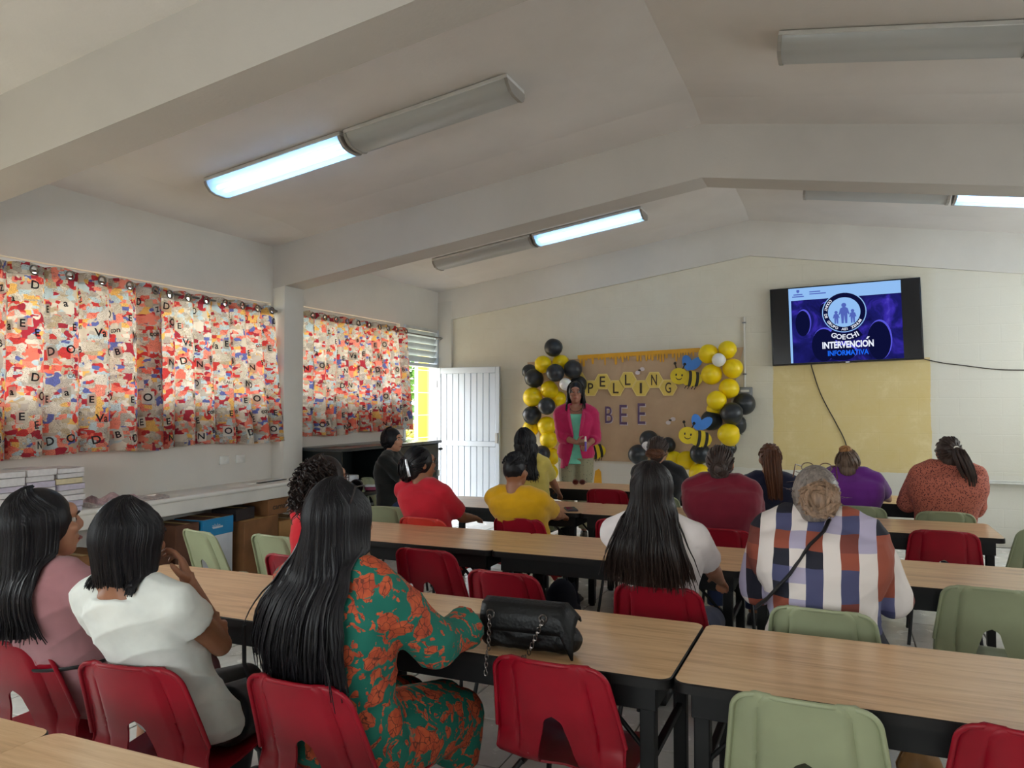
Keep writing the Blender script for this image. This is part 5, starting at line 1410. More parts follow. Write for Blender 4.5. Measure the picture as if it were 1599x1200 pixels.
def disc(cx, cz, r, n=40, a0=0, a1=360, rz=None): return [(cx + r * math.cos(R(a0 + (a1 - a0) * k / n)), cz + (rz or r) * math.sin(R(a0 + (a1 - a0) * k / n))) for k in range(n + (a1 - a0 < 360))]
layer('slide', [(-.59, -.44), (.60, -.44), (.60, .445), (-.59, .445)], m_screen(), .0008)
layer('header_strip', [(-.59, .30), (.60, .30), (.60, .445), (-.59, .445)], E_LB, .0012); layer('side_strip', [(-.59, -.44), (-.565, -.44), (-.565, .30), (-.59, .30)], E_LB, .0012)
layer('crest', [(-.50, .425), (-.47, .425), (-.468, .40), (-.485, .385), (-.502, .40)], E_FIG, .0016)
for k, (x, z, w) in enumerate(((-.485, .362, .10), (-.485, .338, .13), (-.30, .385, .12), (-.27, .36, .18))): layer('small_print', [(x - w / 2, z), (x + w / 2, z), (x + w / 2, z + .012), (x - w / 2, z + .012)], E_FIG, .0016)
# audience silhouettes with a lit rim
for (x, z, w, h) in ((-.22, -.24, .13, .19), (.36, -.22, .12, .22), (-.44, .03, .08, .15), (-.20, .17, .05, .08), (-.03, -.34, .15, .09)):
    layer('head_rim', disc(x + .006, z + .006, w * 1.04, 32, rz=h * 1.03), E_RIM, .0010); layer('head_shape', disc(x - .004, z - .006, w, 32, rz=h) , E_NV, .0013)
cx, cz = .005, .125
layer('emblem', disc(cx, cz, .235), E_LB, .0016); layer('emblem_ring', disc(cx, cz, .225), E_NV, .0019); layer('emblem_field', disc(cx, cz, .172), E_LB, .0022)
for x, s_ in ((-.085, .62), (.0, 1.0), (.09, .66)):
    b = cz - .13; hgt = .235 * s_
    layer('figure', [(cx + x + a * s_, b + c * hgt) for a, c in ((-.03, 0), (-.008, 0), (0, .42), (.008, 0), (.03, 0), (.036, .5), (.05, .42), (.058, .46), (.040, .74), (.016, .80), (-.016, .80), (-.040, .74), (-.058, .46), (-.05, .42), (-.036, .5))], E_FIG, .0025)
    layer('figure_head', disc(cx + x, b + hgt * .90, .022 * s_ + .004, 18), E_FIG, .0025)
def arc_text(txt, r, a_mid, size, m, d, step):
    for k, ch in enumerate(txt):
        if ch == ' ': continue
        adv = {'I': .55, 'E': .88, 'U': 1.0, 'O': 1.12, 'G': 1.12, 'M': 1.2, 'C': 1.04, 'H': 1.06}
        w = [adv.get(c_, 1.0) for c_ in txt]; a = a_mid + (sum(w[:k]) + w[k] / 2 - sum(w) / 2) * step
        letters('lettering', ch, 1, at(cx + r * math.cos(R(a)), cz + r * math.sin(R(a)), -.038 - d, R(a + 90)), m, scr, .02, fith=size)
arc_text('AEI', .197, 270, .030, E_WH, .0025, 8); arc_text('GRUPO', .197, 228, .030, E_WH, .0025, 8); arc_text('ZENUM', .197, 311, .030, E_WH, .0025, 8); arc_text('DE', .197, 190, .030, E_WH, .0025, 8); arc_text('COUNT', .197, 152, .030, E_WH, .0025, 8)
bn = [(cx + r * math.cos(R(a)), cz + r * math.sin(R(a))) for r, aa in ((.335, range(236, 305, 4)), (.238, range(304, 235, -4))) for a in aa]
layer('banner', bn, E_NV, .0019); arc_text('GOECHI', .288, 270, .058, E_WH, .0025, 10.5)
letters('lettering', 'INTERVENCION', 1, at(.03, -.25, -.0405), E_WH, scr, .035, fitw=.54, fith=.080); layer('accent', [(.222, -.200), (.240, -.200), (.262, -.172), (.240, -.172)], E_WH, .0025)
letters('lettering', 'INFORMATIVA', 1, at(.03, -.345, -.0405), E_BL, scr, .025, fitw=.43, fith=.062)
layer('maker_light', [(.0, -.458), (.04, -.458), (.04, -.451), (.0, -.451)], E_WH, -.001)
M_CAB = mat('black_cable', (48, 36, 26), .6)
def cable(pts, label, r=.006):
    t = tag(empty('cable', pts[0]), label, 'cable'); b = Vector(pts[0])
    P_ = []
    for i in range(len(pts) - 1):
        p0, p1, p2, p3 = (Vector(pts[max(0, min(len(pts) - 1, i + k))]) for k in (-1, 0, 1, 2))
        for k in range(6):
            q = k / 6; P_.append(.5 * ((2 * p1) + (p2 - p0) * q + (2 * p0 - 5 * p1 + 4 * p2 - p3) * q * q + (3 * p1 - p0 - 3 * p2 + p3) * q ** 3) - b)
    P_.append(Vector(pts[-1]) - b); MB().tube(P_, r, 8).build('cord', M_CAB, t, smooth=60)
cable([(-.315, 9.62, 2.03), (-.305, 9.645, 1.96), (-.223, 9.65, 1.68), (-.13, 9.65, 1.47), (-.055, 9.65, 1.32), (.058, 9.65, 1.05), (.09, 9.65, .70)], 'brown power cable hanging from the television down the yellow patch')
cable([(.78, 9.62, 2.07), (.86, 9.65, 2.04), (1.05, 9.65, 1.99), (1.22, 9.65, 1.963), (1.57, 9.65, 1.909), (1.93, 9.65, 1.896), (2.4, 9.65, 1.89)], 'thin cable running from the television to the right along the wall', .0055)
t = empty('chalk_tray', (2.2, 9.66, .69), 0, 'pale ledge on the front wall beside the orange blouse woman', 'ledge')
MB().rbox(-.80, .80, -.09, .0, -.012, .012, .004, 1).build('tray_board', M_PLATE, t, smooth=40); MB().rbox(-.80, .80, -.09, -.078, .012, .028, .003, 1).build('tray_lip', M_PLATE, t, smooth=40)
# conduit and socket box
M_PVC = mat('conduit_white', (206, 204, 196), .4); M_GBOX = mat('grey_box', (120, 122, 124), .45, .3)
t = empty('conduit_pipe', (-1.07, 9.64, 1.74), 0, 'thin white conduit running down the front wall to a grey box', 'pipe')
MB().cyl((0, 0, 0), (0, 0, .86), .011, n=10).build('pipe', M_PVC, t, smooth=60)
for z in (.15, .78): MB().rbox(-.022, .022, -.015, .02, z, z + .018, .002, 1).build('clip', M_GBOX, t, smooth=40)
t = empty('socket_box', (-1.065, 9.66, 1.665), 0, 'grey metal socket box under the white conduit, behind black balloons', 'box')
MB().rbox(-.085, .085, -.06, 0, -.07, .075, .005, 1).build('box_body', M_GBOX, t, smooth=40)
for z in (-.02, .03): MB().rbox(-.05, .05, -.068, -.058, z - .014, z + .014, .002, 1).build('socket', M_PVC, t, smooth=40)

# ================================================================== decorated paper, letters, bees
def m_kraft():
    t = NT('kraft_paper'); v = t.tc('Object'); n = t.noise(v, 2.2, 5, .6)
    t.link(t.ramp(n.outputs[0], [(.3, lin((182, 152, 120))), (.7, lin((198, 168, 134)))]), t.b.inputs['Base Color']); t.b.inputs['Roughness'].default_value = .7
    w = t.noise(v, 1.6, 3, .5, 1.5); t.bump(w.outputs[0], .6, .03); return t.m
pp = empty('backdrop_paper', (-2.5, 9.655, 1.5), 0, 'brown kraft paper sheet taped on the front wall behind the balloons', 'paper')
V, Fc = [], []; nu, nv = 44, 26; rg = random.Random(12)
for j in range(nv + 1):
    for i in range(nu + 1):
        u, w = i / nu, j / nv
        xt, zt = -3.93 + 2.85 * u, 2.105 + .125 * u; xb, zb = -3.70 + 2.30 * u, .80 - .02 * u + .30 * max(0, u - .75) 
        x, z = xb + (xt - xb) * min(1, w * 1.0), zb + (zt - zb) * w
        wr_ = .010 * math.sin(7 * u + 3 * w) * math.sin(3.1 * w + 1) + .007 * math.sin(17 * u * w + 2) + .018 * max(0, (u - .72)) * math.sin(9 * (u - w))
        V.append((x + 2.5, -.012 + min(.008, -abs(wr_) * .9 + .006), z - 1.5))
Fc = [(j * (nu + 1) + i, j * (nu + 1) + i + 1, (j + 1) * (nu + 1) + i + 1, (j + 1) * (nu + 1) + i) for j in range(nv) for i in range(nu)]
MB().add(V, Fc).build('sheet', m_kraft(), pp, smooth=60)
M_HON = mat('honey_paper', (222, 162, 30), .6); M_HONL = mat('honey_tip_paper', (232, 200, 96), .6)
hb = empty('honey_border', (-2.4, 9.63, 2.19), 0, 'golden dripping honey border along the top of the kraft paper', 'decoration'); hb.rotation_euler = (0, R(-1.9), 0)
poly = [(-.80, .02), (-.80, -.03)]; x = -.78; rg = random.Random(5)
while x < .76:
    w = rg.uniform(.022, .036); d = rg.choice((.03, .05, .08, .10, .125)); poly += [(x, -.03), (x + .004, -d), (x + w / 2, -d - .012), (x + w - .004, -d), (x + w, -.03)]; x += w + rg.uniform(.006, .014)
poly += [(.80, -.03), (.80, .02)]
pv = [(x, 0, z) for x, z in poly] + [(x, -.004, z) for x, z in poly]; n = len(poly)
MB().add(pv, [tuple(range(n, 2 * n))] + [(k, (k + 1) % n, (k + 1) % n + n, k + n) for k in range(n)]).build('strip', M_HON, hb)
M_HEX = mat('hexagon_card', (222, 194, 92), .6); M_HEXE = mat('hexagon_border', (232, 208, 130), .6); M_LTR = mat('dark_letter_card', (62, 44, 26), .6); M_PUR = mat('purple_letter_card', (98, 74, 108), .6); M_LWH = mat('letter_shadow_card', (216, 206, 206), .6)
for k, (ch, x, z) in enumerate([('S', -3.193, 1.854), ('P', -3.02, 1.745), ('E', -2.858, 1.83), ('L', -2.679, 1.742), ('L', -2.52, 1.848), ('I', -2.348, 1.739), ('N', -2.177, 1.843), ('G', -1.999, 1.743)]):
    lab = {0: 'yellow hexagon card with the letter S, hidden behind the balloons', 1: 'yellow hexagon card with the letter P', 2: 'yellow hexagon card with the letter E', 3: 'yellow hexagon card with the letter L, lower of the two', 4: 'yellow hexagon card with the letter L, upper of the two',
           5: 'yellow hexagon card with the letter I', 6: 'yellow hexagon card with the letter N', 7: 'yellow hexagon card with the letter G, beside the bee'}[k]
    t = empty('letter_hexagon', (x, 9.625, z), 0, lab, 'letter card', 'hexagon letter cards')
    MB().prism([(.118 * math.cos(R(60 * q)), .118 * math.sin(R(60 * q))) for q in range(6)], 0, .003, FR).build('card_border', M_HEXE, t)
    MB().prism([(.106 * math.cos(R(60 * q)), .106 * math.sin(R(60 * q))) for q in range(6)], .003, .005, FR).build('card', M_HEX, t)
    letters('letter', ch, 1, at(0, 0, -.0065), M_LTR, t, .01, fith=.135, fitw=.03 if ch == 'I' else .075)
for k, (ch, x, z, h) in enumerate((('B', -2.775, 1.396, .215), ('E', -2.582, 1.397, .255), ('E', -2.343, 1.412, .265))):
    t = empty('paper_letter', (x, 9.627, z), 0, ('purple paper letter B on the kraft paper', 'purple paper letter E, first after the B', 'purple paper letter E, last of the word')[k], 'letter', 'purple letters on the kraft paper')
    letters('shadow', ch, 1, at(.006, -.010, .002), M_LWH, t, .008, fith=h, fitw=.105); letters('face', ch, 1, at(0, 0, -.004), M_PUR, t, .0, fith=h, fitw=.10)
M_BY = mat('bee_yellow_card', (226, 200, 22), .55); M_BK = mat('bee_black_card', (34, 30, 20), .6); M_BB = mat('bee_blue_card', (64, 134, 220), .55); M_BO = mat('bee_pale_edge', (236, 226, 120), .6)
def bee(x, y, z, s, rot, label, flip=1):
    t = empty('bee_decoration', (x, y, z), 0, label, 'decoration', 'paper bees'); t.rotation_euler = (0, R(rot), 0)
    def flat(name, poly, m, d, th=.004): return MB().prism([(a * s * flip, b * s) for a, b in (poly if flip > 0 else poly[::-1])], d, d + th, FR).build(name, m, t)
    E = lambda cx, cy, rx, ry, n=24, a0=0: [(cx + rx * math.cos(2 * math.pi * k / n + a0), cy + ry * math.sin(2 * math.pi * k / n + a0)) for k in range(n)]
    flat('body', E(.42, -.05, .36, .27), M_BY, 0)
    for cx in (.34, .58):
        pl = [(cx - .055 + .05 * math.cos(R(q)), .27 * math.sin(R(q)) * math.sqrt(max(.05, 1 - ((cx - .42) / .36) ** 2)) - .05) for q in range(-90, 91, 15)]
        flat('stripe', pl + [(a + .10, b) for a, b in pl[::-1]], M_BK, .005, .002)
    flat('head', E(0, 0, .30, .28), M_BY, .008)
    for cx in (-.10, .10): flat('bee_eye', E(cx, .04, .026, .042, 12), M_BK, .0125, .001)
    flat('smile', [(.11 * math.cos(R(a)), -.03 + .10 * math.sin(R(a))) for a in range(200, 345, 12)] + [(.095 * math.cos(R(a)), -.02 + .08 * math.sin(R(a))) for a in range(344, 199, -12)], M_BK, .0125, .001)
    for a0, l in ((.7, 1), (-.25, .95)):
        pl = [(.36 + (math.cos(R(q)) * .17 * math.cos(a0) - (math.sin(R(q)) * .30 + .30) * math.sin(a0 - .25) ), .26 + math.cos(R(q)) * .17 * math.sin(a0) + (math.sin(R(q)) * .26 + .24) * math.cos(a0 - .25)) for q in range(0, 360, 20)]
        flat('wing', pl, M_BB, .010 if l == 1 else .013, .002)
    for cx in (-.12, .10):
        MB().tube([(cx * s * flip, -.010, .26 * s), (cx * 1.5 * s * flip, -.012, .40 * s)], .02 * s, 6).build('antenna', M_BK, t, smooth=60); MB().ell((cx * 1.5 * s * flip, -.012, .42 * s), (.05 * s, .02 * s, .05 * s), None, 10, 6).build('antenna_tip', M_BK, t, smooth=60)
    for cx in (.28, .38, .50, .60): MB().tube([(cx * s * flip, -.004, -.28 * s), ((cx - .06) * s * flip, -.004, -.40 * s)], .013 * s, 6).build('bee_leg', M_BK, t, smooth=60)
bee(-1.855, 9.60, 1.885, .37, 6, 'smiling paper bee with blue wings beside the letter G')
bee(-1.66, 9.10, 1.165, .36, 8, 'smiling paper bee with blue wings on the lower right balloons')
bee(-3.10, 9.628, .90, .36, -12, 'paper bee half hidden behind the pink blazer woman')
for k, (x, z) in enumerate(((-2.362, 1.958), (-1.971, 1.32))):
    t = empty('small_moth_cutout', (x, 9.628, z), 0, ('tiny white winged cutout above the letter N', 'tiny white winged cutout at the lower right of the kraft paper')[k], 'decoration', 'white winged cutouts')
    for dx, dz in ((-.03, -.02), (.03, .025)): MB().prism([(dx + .032 * math.cos(R(a)), dz + .026 * math.sin(R(a))) for a in range(0, 360, 30)], 0, .003, FR).build('wing', M_LWH, t)
    MB().prism([(.020 * math.cos(R(a)) - .005, .010 * math.sin(R(a)) + .012) for a in range(0, 360, 30)], .003, .006, FR).build('body', M_BK, t)
t = empty('paper_flower_pot', (-2.93, 9.62, .60), 0, 'small golden paper cutout low on the wall beside the pink blazer woman', 'decoration')
MB().prism([(-.05, -.11), (.06, -.11), (.05, .05), (.02, .09), (-.03, .06)], 0, .004, FR).build('card', M_HON, t); MB().prism([(-.06, -.13), (.07, -.13), (.07, -.10), (-.06, -.10)], .004, .007, FR).build('card_foot', M_LWH, t)

# ================================================================== balloons
def m_ball(name, rgb, tr):
    t = NT(name); t.b.inputs['Base Color'].default_value = lin(rgb); t.b.inputs['Roughness'].default_value = .38; t.b.inputs['Subsurface Weight'].default_value = tr
    t.b.inputs['Subsurface Radius'].default_value = (.05, .04, .01); t.b.inputs['Specular IOR Level'].default_value = .45
    n = t.noise(t.tc('Object'), 3, 2); t.bump(n.outputs[0], .02, .01); return t.m
BM = {'y': m_ball('balloon_yellow', (238, 208, 8), .25), 'k': m_ball('balloon_black', (40, 44, 48), 0), 'w': m_ball('balloon_white', (226, 226, 222), .2)}
BN = {'y': 'yellow', 'k': 'black', 'w': 'white'}
bp = [(0, -1.0)] + [(math.sin(a) * (1 - .05 * (1 - math.cos(a)) * (a > 1.57)), -math.cos(a) if a < 1.57 else -math.cos(a) * 1.10) for a in np.linspace(.12, 3.02, 22)] + [(.07, 1.12), (.05, 1.15)]
B0 = {}
for k, (x, y, z, r, c) in enumerate(BALLOONS):
    grp = 'left' if x < -3 else ('middle' if x < -1.9 else 'right')
    rg = random.Random(k)
    side = 'left balloon column' if x < -3 else ('low balloon cluster in the middle' if x < -1.9 else 'right balloon column')
    t = empty('balloon', (x, y, z), 0, 'x', 'balloon', '%s balloons of the %s' % (BN[c], side))
    t.rotation_euler = (R(rg.uniform(-160, -60)), R(rg.uniform(-25, 25)), R(rg.uniform(-40, 40)))
    if c not in B0:
        m_ = MB().lathe([(a, b) for a, b in bp], 28); o = m_.build('skin', BM[c], t, smooth=80)
        kn = MB().lathe([(.03, 1.12), (.055, 1.14), (.03, 1.17), (.07, 1.22), (.065, 1.225)], 12).build('knot', BM[c], t, smooth=60); B0[c] = (o, kn)
        for q in (o, kn): q.scale = (r, r, r)
    else:
        inst(B0[c][0], 'skin', t, (0, 0, 0), scale=(r, r, r)); inst(B0[c][1], 'knot', t, (0, 0, 0), scale=(r, r, r))
    t['label'] = BLABEL[k]

# ================================================================== cabinet, bucket, counter contents
M_CABN = mat('cabinet_black', (24, 30, 30), .4); M_CTOP = mat('cabinet_top', (60, 64, 64), .25)  # top board coloured paler than the black body for window light on it
cb = empty('black_cabinet', (-5.0, 7.60, 0), 0, 'long black cabinet standing against the left wall below the second curtain', 'cabinet')
MB().rbox(-.29, .31, -1.12, 1.02, 1.04, 1.075, .006, 2).build('top_board', M_CTOP, cb, smooth=40)
MB().rbox(-.28, .26, .99, 1.02, 0, 1.04, .004, 1).build('side_panel', M_CABN, cb, smooth=40); MB().rbox(-.28, .26, -1.06, -1.03, 0, 1.04, .004, 1).build('side_panel', M_CABN, cb, smooth=40)
MB().box(-.285, -.26, -1.03, .99, 0, 1.04).build('back_panel', M_CABN, cb)
MB().rbox(-.26, .24, -1.03, .99, .42, .45, .003, 1).build('shelf', M_CABN, cb, smooth=40); MB().rbox(-.26, .24, -1.03, .99, .04, .07, .003, 1).build('bottom_board', M_CABN, cb, smooth=40)
MB().rbox(.235, .262, -.10, .98, .06, 1.03, .004, 1).build('front_panel', M_CABN, cb, smooth=40); MB().rbox(-.26, .24, -.12, -.095, .07, 1.04, .003, 1).build('divider', M_CABN, cb, smooth=40)
dl = MB().rbox(.25, .275, .60, .99, .05, 1.03, .005, 1).build('door_panel', M_CABN, cb, smooth=40)
MB().rbox(.27, .30, .93, .98, .62, .70, .004, 1).build('latch', M_ALU, dl, smooth=40); MB().cyl((.285, 1.0, .96), (.285, 1.05, .96), .018, n=10).build('hinge_knob', M_CABN, dl, smooth=60)
t = empty('small_remote', (-4.95, 7.78, 1.0765), .4, 'small dark object lying on the black cabinet', 'remote'); MB().rbox(-.02, .02, -.06, .06, 0, .018, .005, 2).build('remote_case', M_CABN, t, smooth=40); MB().rbox(-.012, .012, .02, .045, .018, .021, .002, 1).build('button', M_ALU, t)
M_BKT = mat('white_plastic', (226, 230, 234), .35)
sdn = empty('side_stand', (-4.60, 6.60, 0), 0, 'small black stand holding the white tub in front of the cabinet', 'stand')
MB().rbox(-.17, .17, -.22, .30, .60, .63, .005, 1).build('stand_top', M_CABN, sdn, smooth=40)
for sx in (-.14, .14):
    for sy in (-.19, .27): MB().rbox(sx - .02, sx + .02, sy - .02, sy + .02, 0, .60, .003, 1).build('stand_leg', M_CABN, sdn, smooth=40)
t = empty('white_tub', (-4.63, 6.55, .632), 0, 'white plastic tub with a lid beside the curly haired woman', 'tub')
MB().lathe([(.06, 0), (.068, .01), (.078, .135), (.078, .14)], 24).build('tub_body', M_BKT, t, smooth=50); MB().lathe([(.084, .135), (.086, .14), (.086, .165), (.080, .172), (.01, .174)], 24).build('tub_lid', M_BKT, t, smooth=50)
t = empty('magenta_packet', (-4.55, 6.78, .632), .5, 'magenta and white paper packet lying beside the white tub', 'packet'); MB().rbox(-.09, .09, -.06, .06, 0, .035, .006, 1).build('packet_body', mat('magenta_card', (150, 50, 90), .5), t, smooth=40); MB().rbox(-.08, .07, -.05, .05, .036, .055, .004, 1).build('paper_top', M_BKT, t, smooth=40)

M_PAGE = [mat('book_pages_' + n_, c_, .8, var=.05, nscale=30) for n_, c_ in (('white', (218, 214, 214)), ('lilac', (198, 190, 206)), ('cream', (220, 205, 168)), ('pink', (214, 176, 190)))]
M_COV = [mat('book_cover_' + n_, c_, .5) for n_, c_ in (('white', (210, 206, 206)), ('navy', (46, 44, 88)), ('black', (40, 38, 44)), ('tan', (190, 164, 110)))]
ztop = .786
def book(x, y, z, w, d, h, rz, pg, cv, label, group):
    t = empty('book', (x, y, z), rz, label, 'book', group)
    MB().box(-w / 2 + .004, w / 2 - .003, -d / 2 + .003, d / 2 - .003, .002, h - .002).build('pages', M_PAGE[pg], t)
    MB().add([(-w / 2, -d / 2, 0), (w / 2, -d / 2, 0), (w / 2, d / 2, 0), (-w / 2, d / 2, 0), (-w / 2, -d / 2, h), (w / 2, -d / 2, h), (w / 2, d / 2, h), (-w / 2, d / 2, h)], [(3, 2, 1, 0), (4, 5, 6, 7), (0, 4, 7, 3)]).build('cover', M_COV[cv], t)
rg = random.Random(9)
stk = [(2.94, 9, 3, 'stack of books at the frame edge'), (3.215, 7, 0, 'book stack just left of the mauve dress woman'), (3.43, 8, 1, 'tallest middle book stack on the counter'), (3.645, 8, 0, 'book stack nearest the newspapers')]
names = ['leftmost counter stack', 'second counter stack from left', 'third counter stack from left', 'stack beside the newspapers']
ORD = ['topmost', 'second', 'third', 'fourth', 'fifth', 'sixth', 'seventh', 'eighth', 'ninth', 'tenth', 'eleventh', 'twelfth']
for q, (y, n_, pg, lab) in enumerate(stk):
    z = ztop
    for k in range(n_):
        h = (.318 if q != 1 else .318) / n_ * rg.uniform(.8, 1.2)
        cv = 3 if (q == 3 and k == 5) else rg.choice((0, 0, 0, 0, 0, 1))
        pgk = 2 if (q == 3 and k == 5) else (3 if q == 0 and k > 2 else rg.choice((0, 0, 1)) if q else 3)
        book(-5.02 + rg.uniform(-.012, .012), y + rg.uniform(-.006, .006), z, .27, .20, h, rg.uniform(-.03, .03), pgk, cv, ('bottom ' if k == 0 else 'topmost ' if k == n_ - 1 else ORD[n_ - 1 - k] + ' from top, ') + ('white-edged', 'lilac-edged', 'cream-edged', 'pink-edged')[pgk] + ' book in the ' + names[q], 'books in the ' + names[q]); z += h + .0005
M_NEWS = mat('newsprint', (176, 168, 164), .85, var=.2, nscale=40); M_NEWS2 = mat('newsprint_pinkish', (178, 152, 156), .85, var=.2, nscale=40)
for k, (y, z, m_, l, lab) in enumerate(((4.02, .0, M_NEWS, .34, 'lowest folded newspaper beside the book stacks'), (4.05, .016, M_NEWS2, .28, 'crumpled pinkish newspaper on top of the folded one'), (4.36, .0, M_NEWS, .26, 'rolled newspaper farther along the counter'))):
    t = empty('newspaper', (-5.0, y, ztop + z + .001), .15 * k, lab, 'newspaper', 'newspapers on the counter')
    V = []; nn = 14
    for side in (0, 1):
        for j in range(7):
            for i in range(nn + 1):
                u, w = i / nn - .5, j / 6 - .5; hgt = .016 + (.028 if k == 1 else .008) * (1 + math.sin(9 * u + 5 * w + k)) * (1 - 4 * w * w * .8)
                V.append((w * .24, u * l, (hgt if side else .0)))
    n7 = 7 * (nn + 1); Fc = []
    for side in (0, 1):
        for j in range(6):
            for i in range(nn):
                a = side * n7 + j * (nn + 1) + i; Fc.append((a, a + 1, a + nn + 2, a + nn + 1) if side else (a, a + nn + 1, a + nn + 2, a + 1))
    for i in range(nn): Fc += [(i, i + 1, n7 + i + 1, n7 + i), (6 * (nn + 1) + i + 1, 6 * (nn + 1) + i, n7 + 6 * (nn + 1) + i, n7 + 6 * (nn + 1) + i + 1)]
    for j in range(6): a, b = j * (nn + 1), (j + 1) * (nn + 1); Fc += [(b, a, n7 + a, n7 + b), (a + nn, b + nn, n7 + b + nn, n7 + a + nn)]
    MB().add(V, Fc).build('folded_sheets', m_, t, smooth=60, fix=True); MB().box(-.122, -.118, -l * .45, l * .45, .004, .020).build('fold_edge', M_NEWS, t)
t = empty('dark_ruler', (-5.05, 5.86, ztop + .001), 0.02, 'thin dark strip lying on the counter by the column', 'strip'); MB().rbox(-.018, .018, -.20, .20, 0, .006, .002, 1).build('strip_body', M_CABN, t, smooth=40); MB().rbox(-.010, .010, -.19, .19, .006, .0075, .0005, 1).build('strip_scale', M_GBOX, t)
# boxes under the counter
M_BRN = mat('brown_carton', (134, 92, 56), .8, var=.12); M_BRD = mat('dark_brown_carton', (92, 58, 40), .8, var=.15); M_TAN = mat('tan_carton', (170, 126, 76), .8, var=.1); M_BLUE = mat('blue_carton', (30, 130, 182), .5); M_WHT = mat('white_carton', (206, 210, 216), .6); M_TAPE = mat('parcel_tape', (190, 160, 100), .3)
def carton(x, y, z, w, d, h, rz, m_, label, flap=None, name='cardboard_box'):
    t = empty(name, (x, y, z), rz, label, 'box'); MB().rbox(-w / 2, w / 2, -d / 2, d / 2, 0, h, .004, 1).build('box_body', m_, t, smooth=40)
    for s_ in (-1, 1): MB().rbox(-w / 2 + .001, w / 2 - .001, s_ * d / 4 - d / 4 + .002, s_ * d / 4 + d / 4 - .002, h, h + .004, .001, 1).build('flap', flap or m_, t)
    MB().box(-w / 2 - .001, w / 2 + .001, -.025, .025, h + .004, h + .0052).build('tape', M_TAPE, t); return t
b = carton(-4.98, 4.94, 0, .30, .36, .575, .06, M_WHT, 'white box with a blue printed top band under the counter', M_BRD)
MB().rbox(-.153, .153, -.183, .183, .43, .574, .003, 1).build('blue_band', M_BLUE, b, smooth=40); MB().box(.1535, .1545, -.07, .05, .49, .505).build('print', M_WHT, b)
letters('lettering', 'able', 1, Matrix.Translation((.155, -.03, .515)) @ Matrix.Rotation(R(90), 4, 'Z') @ FR, M_WHT, b, fitw=.10, fith=.03)
carton(-4.98, 4.62, 0, .30, .24, .565, 0, M_BRD, 'dark reddish brown box left of the blue and white box')
carton(-4.99, 5.46, 0, .34, .46, .50, .03, M_BRN, 'large brown carton under the counter, right of the blue box', M_TAN)
carton(-5.0, 5.92, 0, .34, .40, .43, -.04, M_TAN, 'tan carton under the counter near the column')
b = carton(-4.99, 5.74, .505, .30, .36, .145, .02, M_BRN, 'small brown carton with dark print stacked on the larger cartons')
letters('lettering', 'carnal', 1, Matrix.Translation((.152, -.02, .075)) @ Matrix.Rotation(R(90), 4, 'Z') @ FR, M_CABN, b, .01, fitw=.19, fith=.05)
carton(-5.0, 5.30, .505, .26, .26, .10, .1, mat('dark_bundle_card', (44, 36, 38), .8), 'low dark bundle lying on the large brown carton', name='dark_bundle')
carton(-4.98, 4.28, 0, .32, .32, .40, -.05, M_BRD, 'low dark brown carton behind the white tee woman')
carton(-4.98, 3.70, 0, .34, .42, .48, 0, M_BRN, 'brown carton far left under the book stacks')

# ================================================================== things on and under the tables
def m_leather():
    t = NT('black_quilted_leather'); v = t.tc('Object'); vo = t.node('TexVoronoi'); vo.inputs['Scale'].default_value = 90; t.link(v, vo.inputs['Vector'])
    t.b.inputs['Base Color'].default_value = lin((10, 10, 12)); t.b.inputs['Roughness'].default_value = .45; t.b.inputs['Specular IOR Level'].default_value = .3; t.bump(t.math('ADD', vo.outputs['Distance'], t.noise(v, 14, 4).outputs[0]), .16, .006); return t.m
M_LTH = m_leather(); M_CHN = mat('chain_dark_metal', (120, 112, 108), .3, 1.0)
hbx = empty('handbag', (-.978, 2.412, TH), R(3), 'black leather handbag with chain straps lying on the table', 'handbag')
mb = MB(); 
mb.ell((0, .0, .070), (.152, .058, .070), None, 24, 16); mb.rbox(-.150, .125, -.052, .052, .010, .150, .03, 4); mb.ell((.125, .0, .055), (.062, .055, .055), None, 16, 12); mb.ell((-.13, 0, .05), (.04, .055, .05), None, 14, 10)
co, no, fs = remesh(mb, .005, 3); co = fold(co, no, .0032, 46, 3, (1, 1, 1.4)); co[:, 2] *= .90; co[:, 2] = np.maximum(co[:, 2], .001); raw('bag_body', co, fs, [M_LTH], hbx)
mb = MB(); mb.add([(x, y, z) for x in (-.152, -.08, .0, .08, .128, .172) for (y, z) in ((.056, .13), (.04, .160), (0, .170), (-.045, .160), (-.064, .125), (-.066, .075))], [(i * 6 + j, i * 6 + j + 1, (i + 1) * 6 + j + 1, (i + 1) * 6 + j) for i in range(5) for j in range(5)])
for i, v in enumerate(mb.v):
    if i // 6 == 5: mb.v[i] = (v[0], v[1] * .9, v[2] - .030 - .012 * (i % 6))
bm = bmesh.new(); vv = [bm.verts.new(v) for v in mb.v]
for f in mb.f: bm.faces.new([vv[i] for i in f])
bmesh.ops.subdivide_edges(bm, edges=bm.edges[:], cuts=2, use_grid_fill=True, smooth=.6); thicken(bm, .006)
me = bpy.data.meshes.new('flap'); bm.to_mesh(me); bm.free(); me.shade_smooth(); me.materials.append(M_LTH); o = bpy.data.objects.new('flap', me); COL.objects.link(o); o.parent = hbx
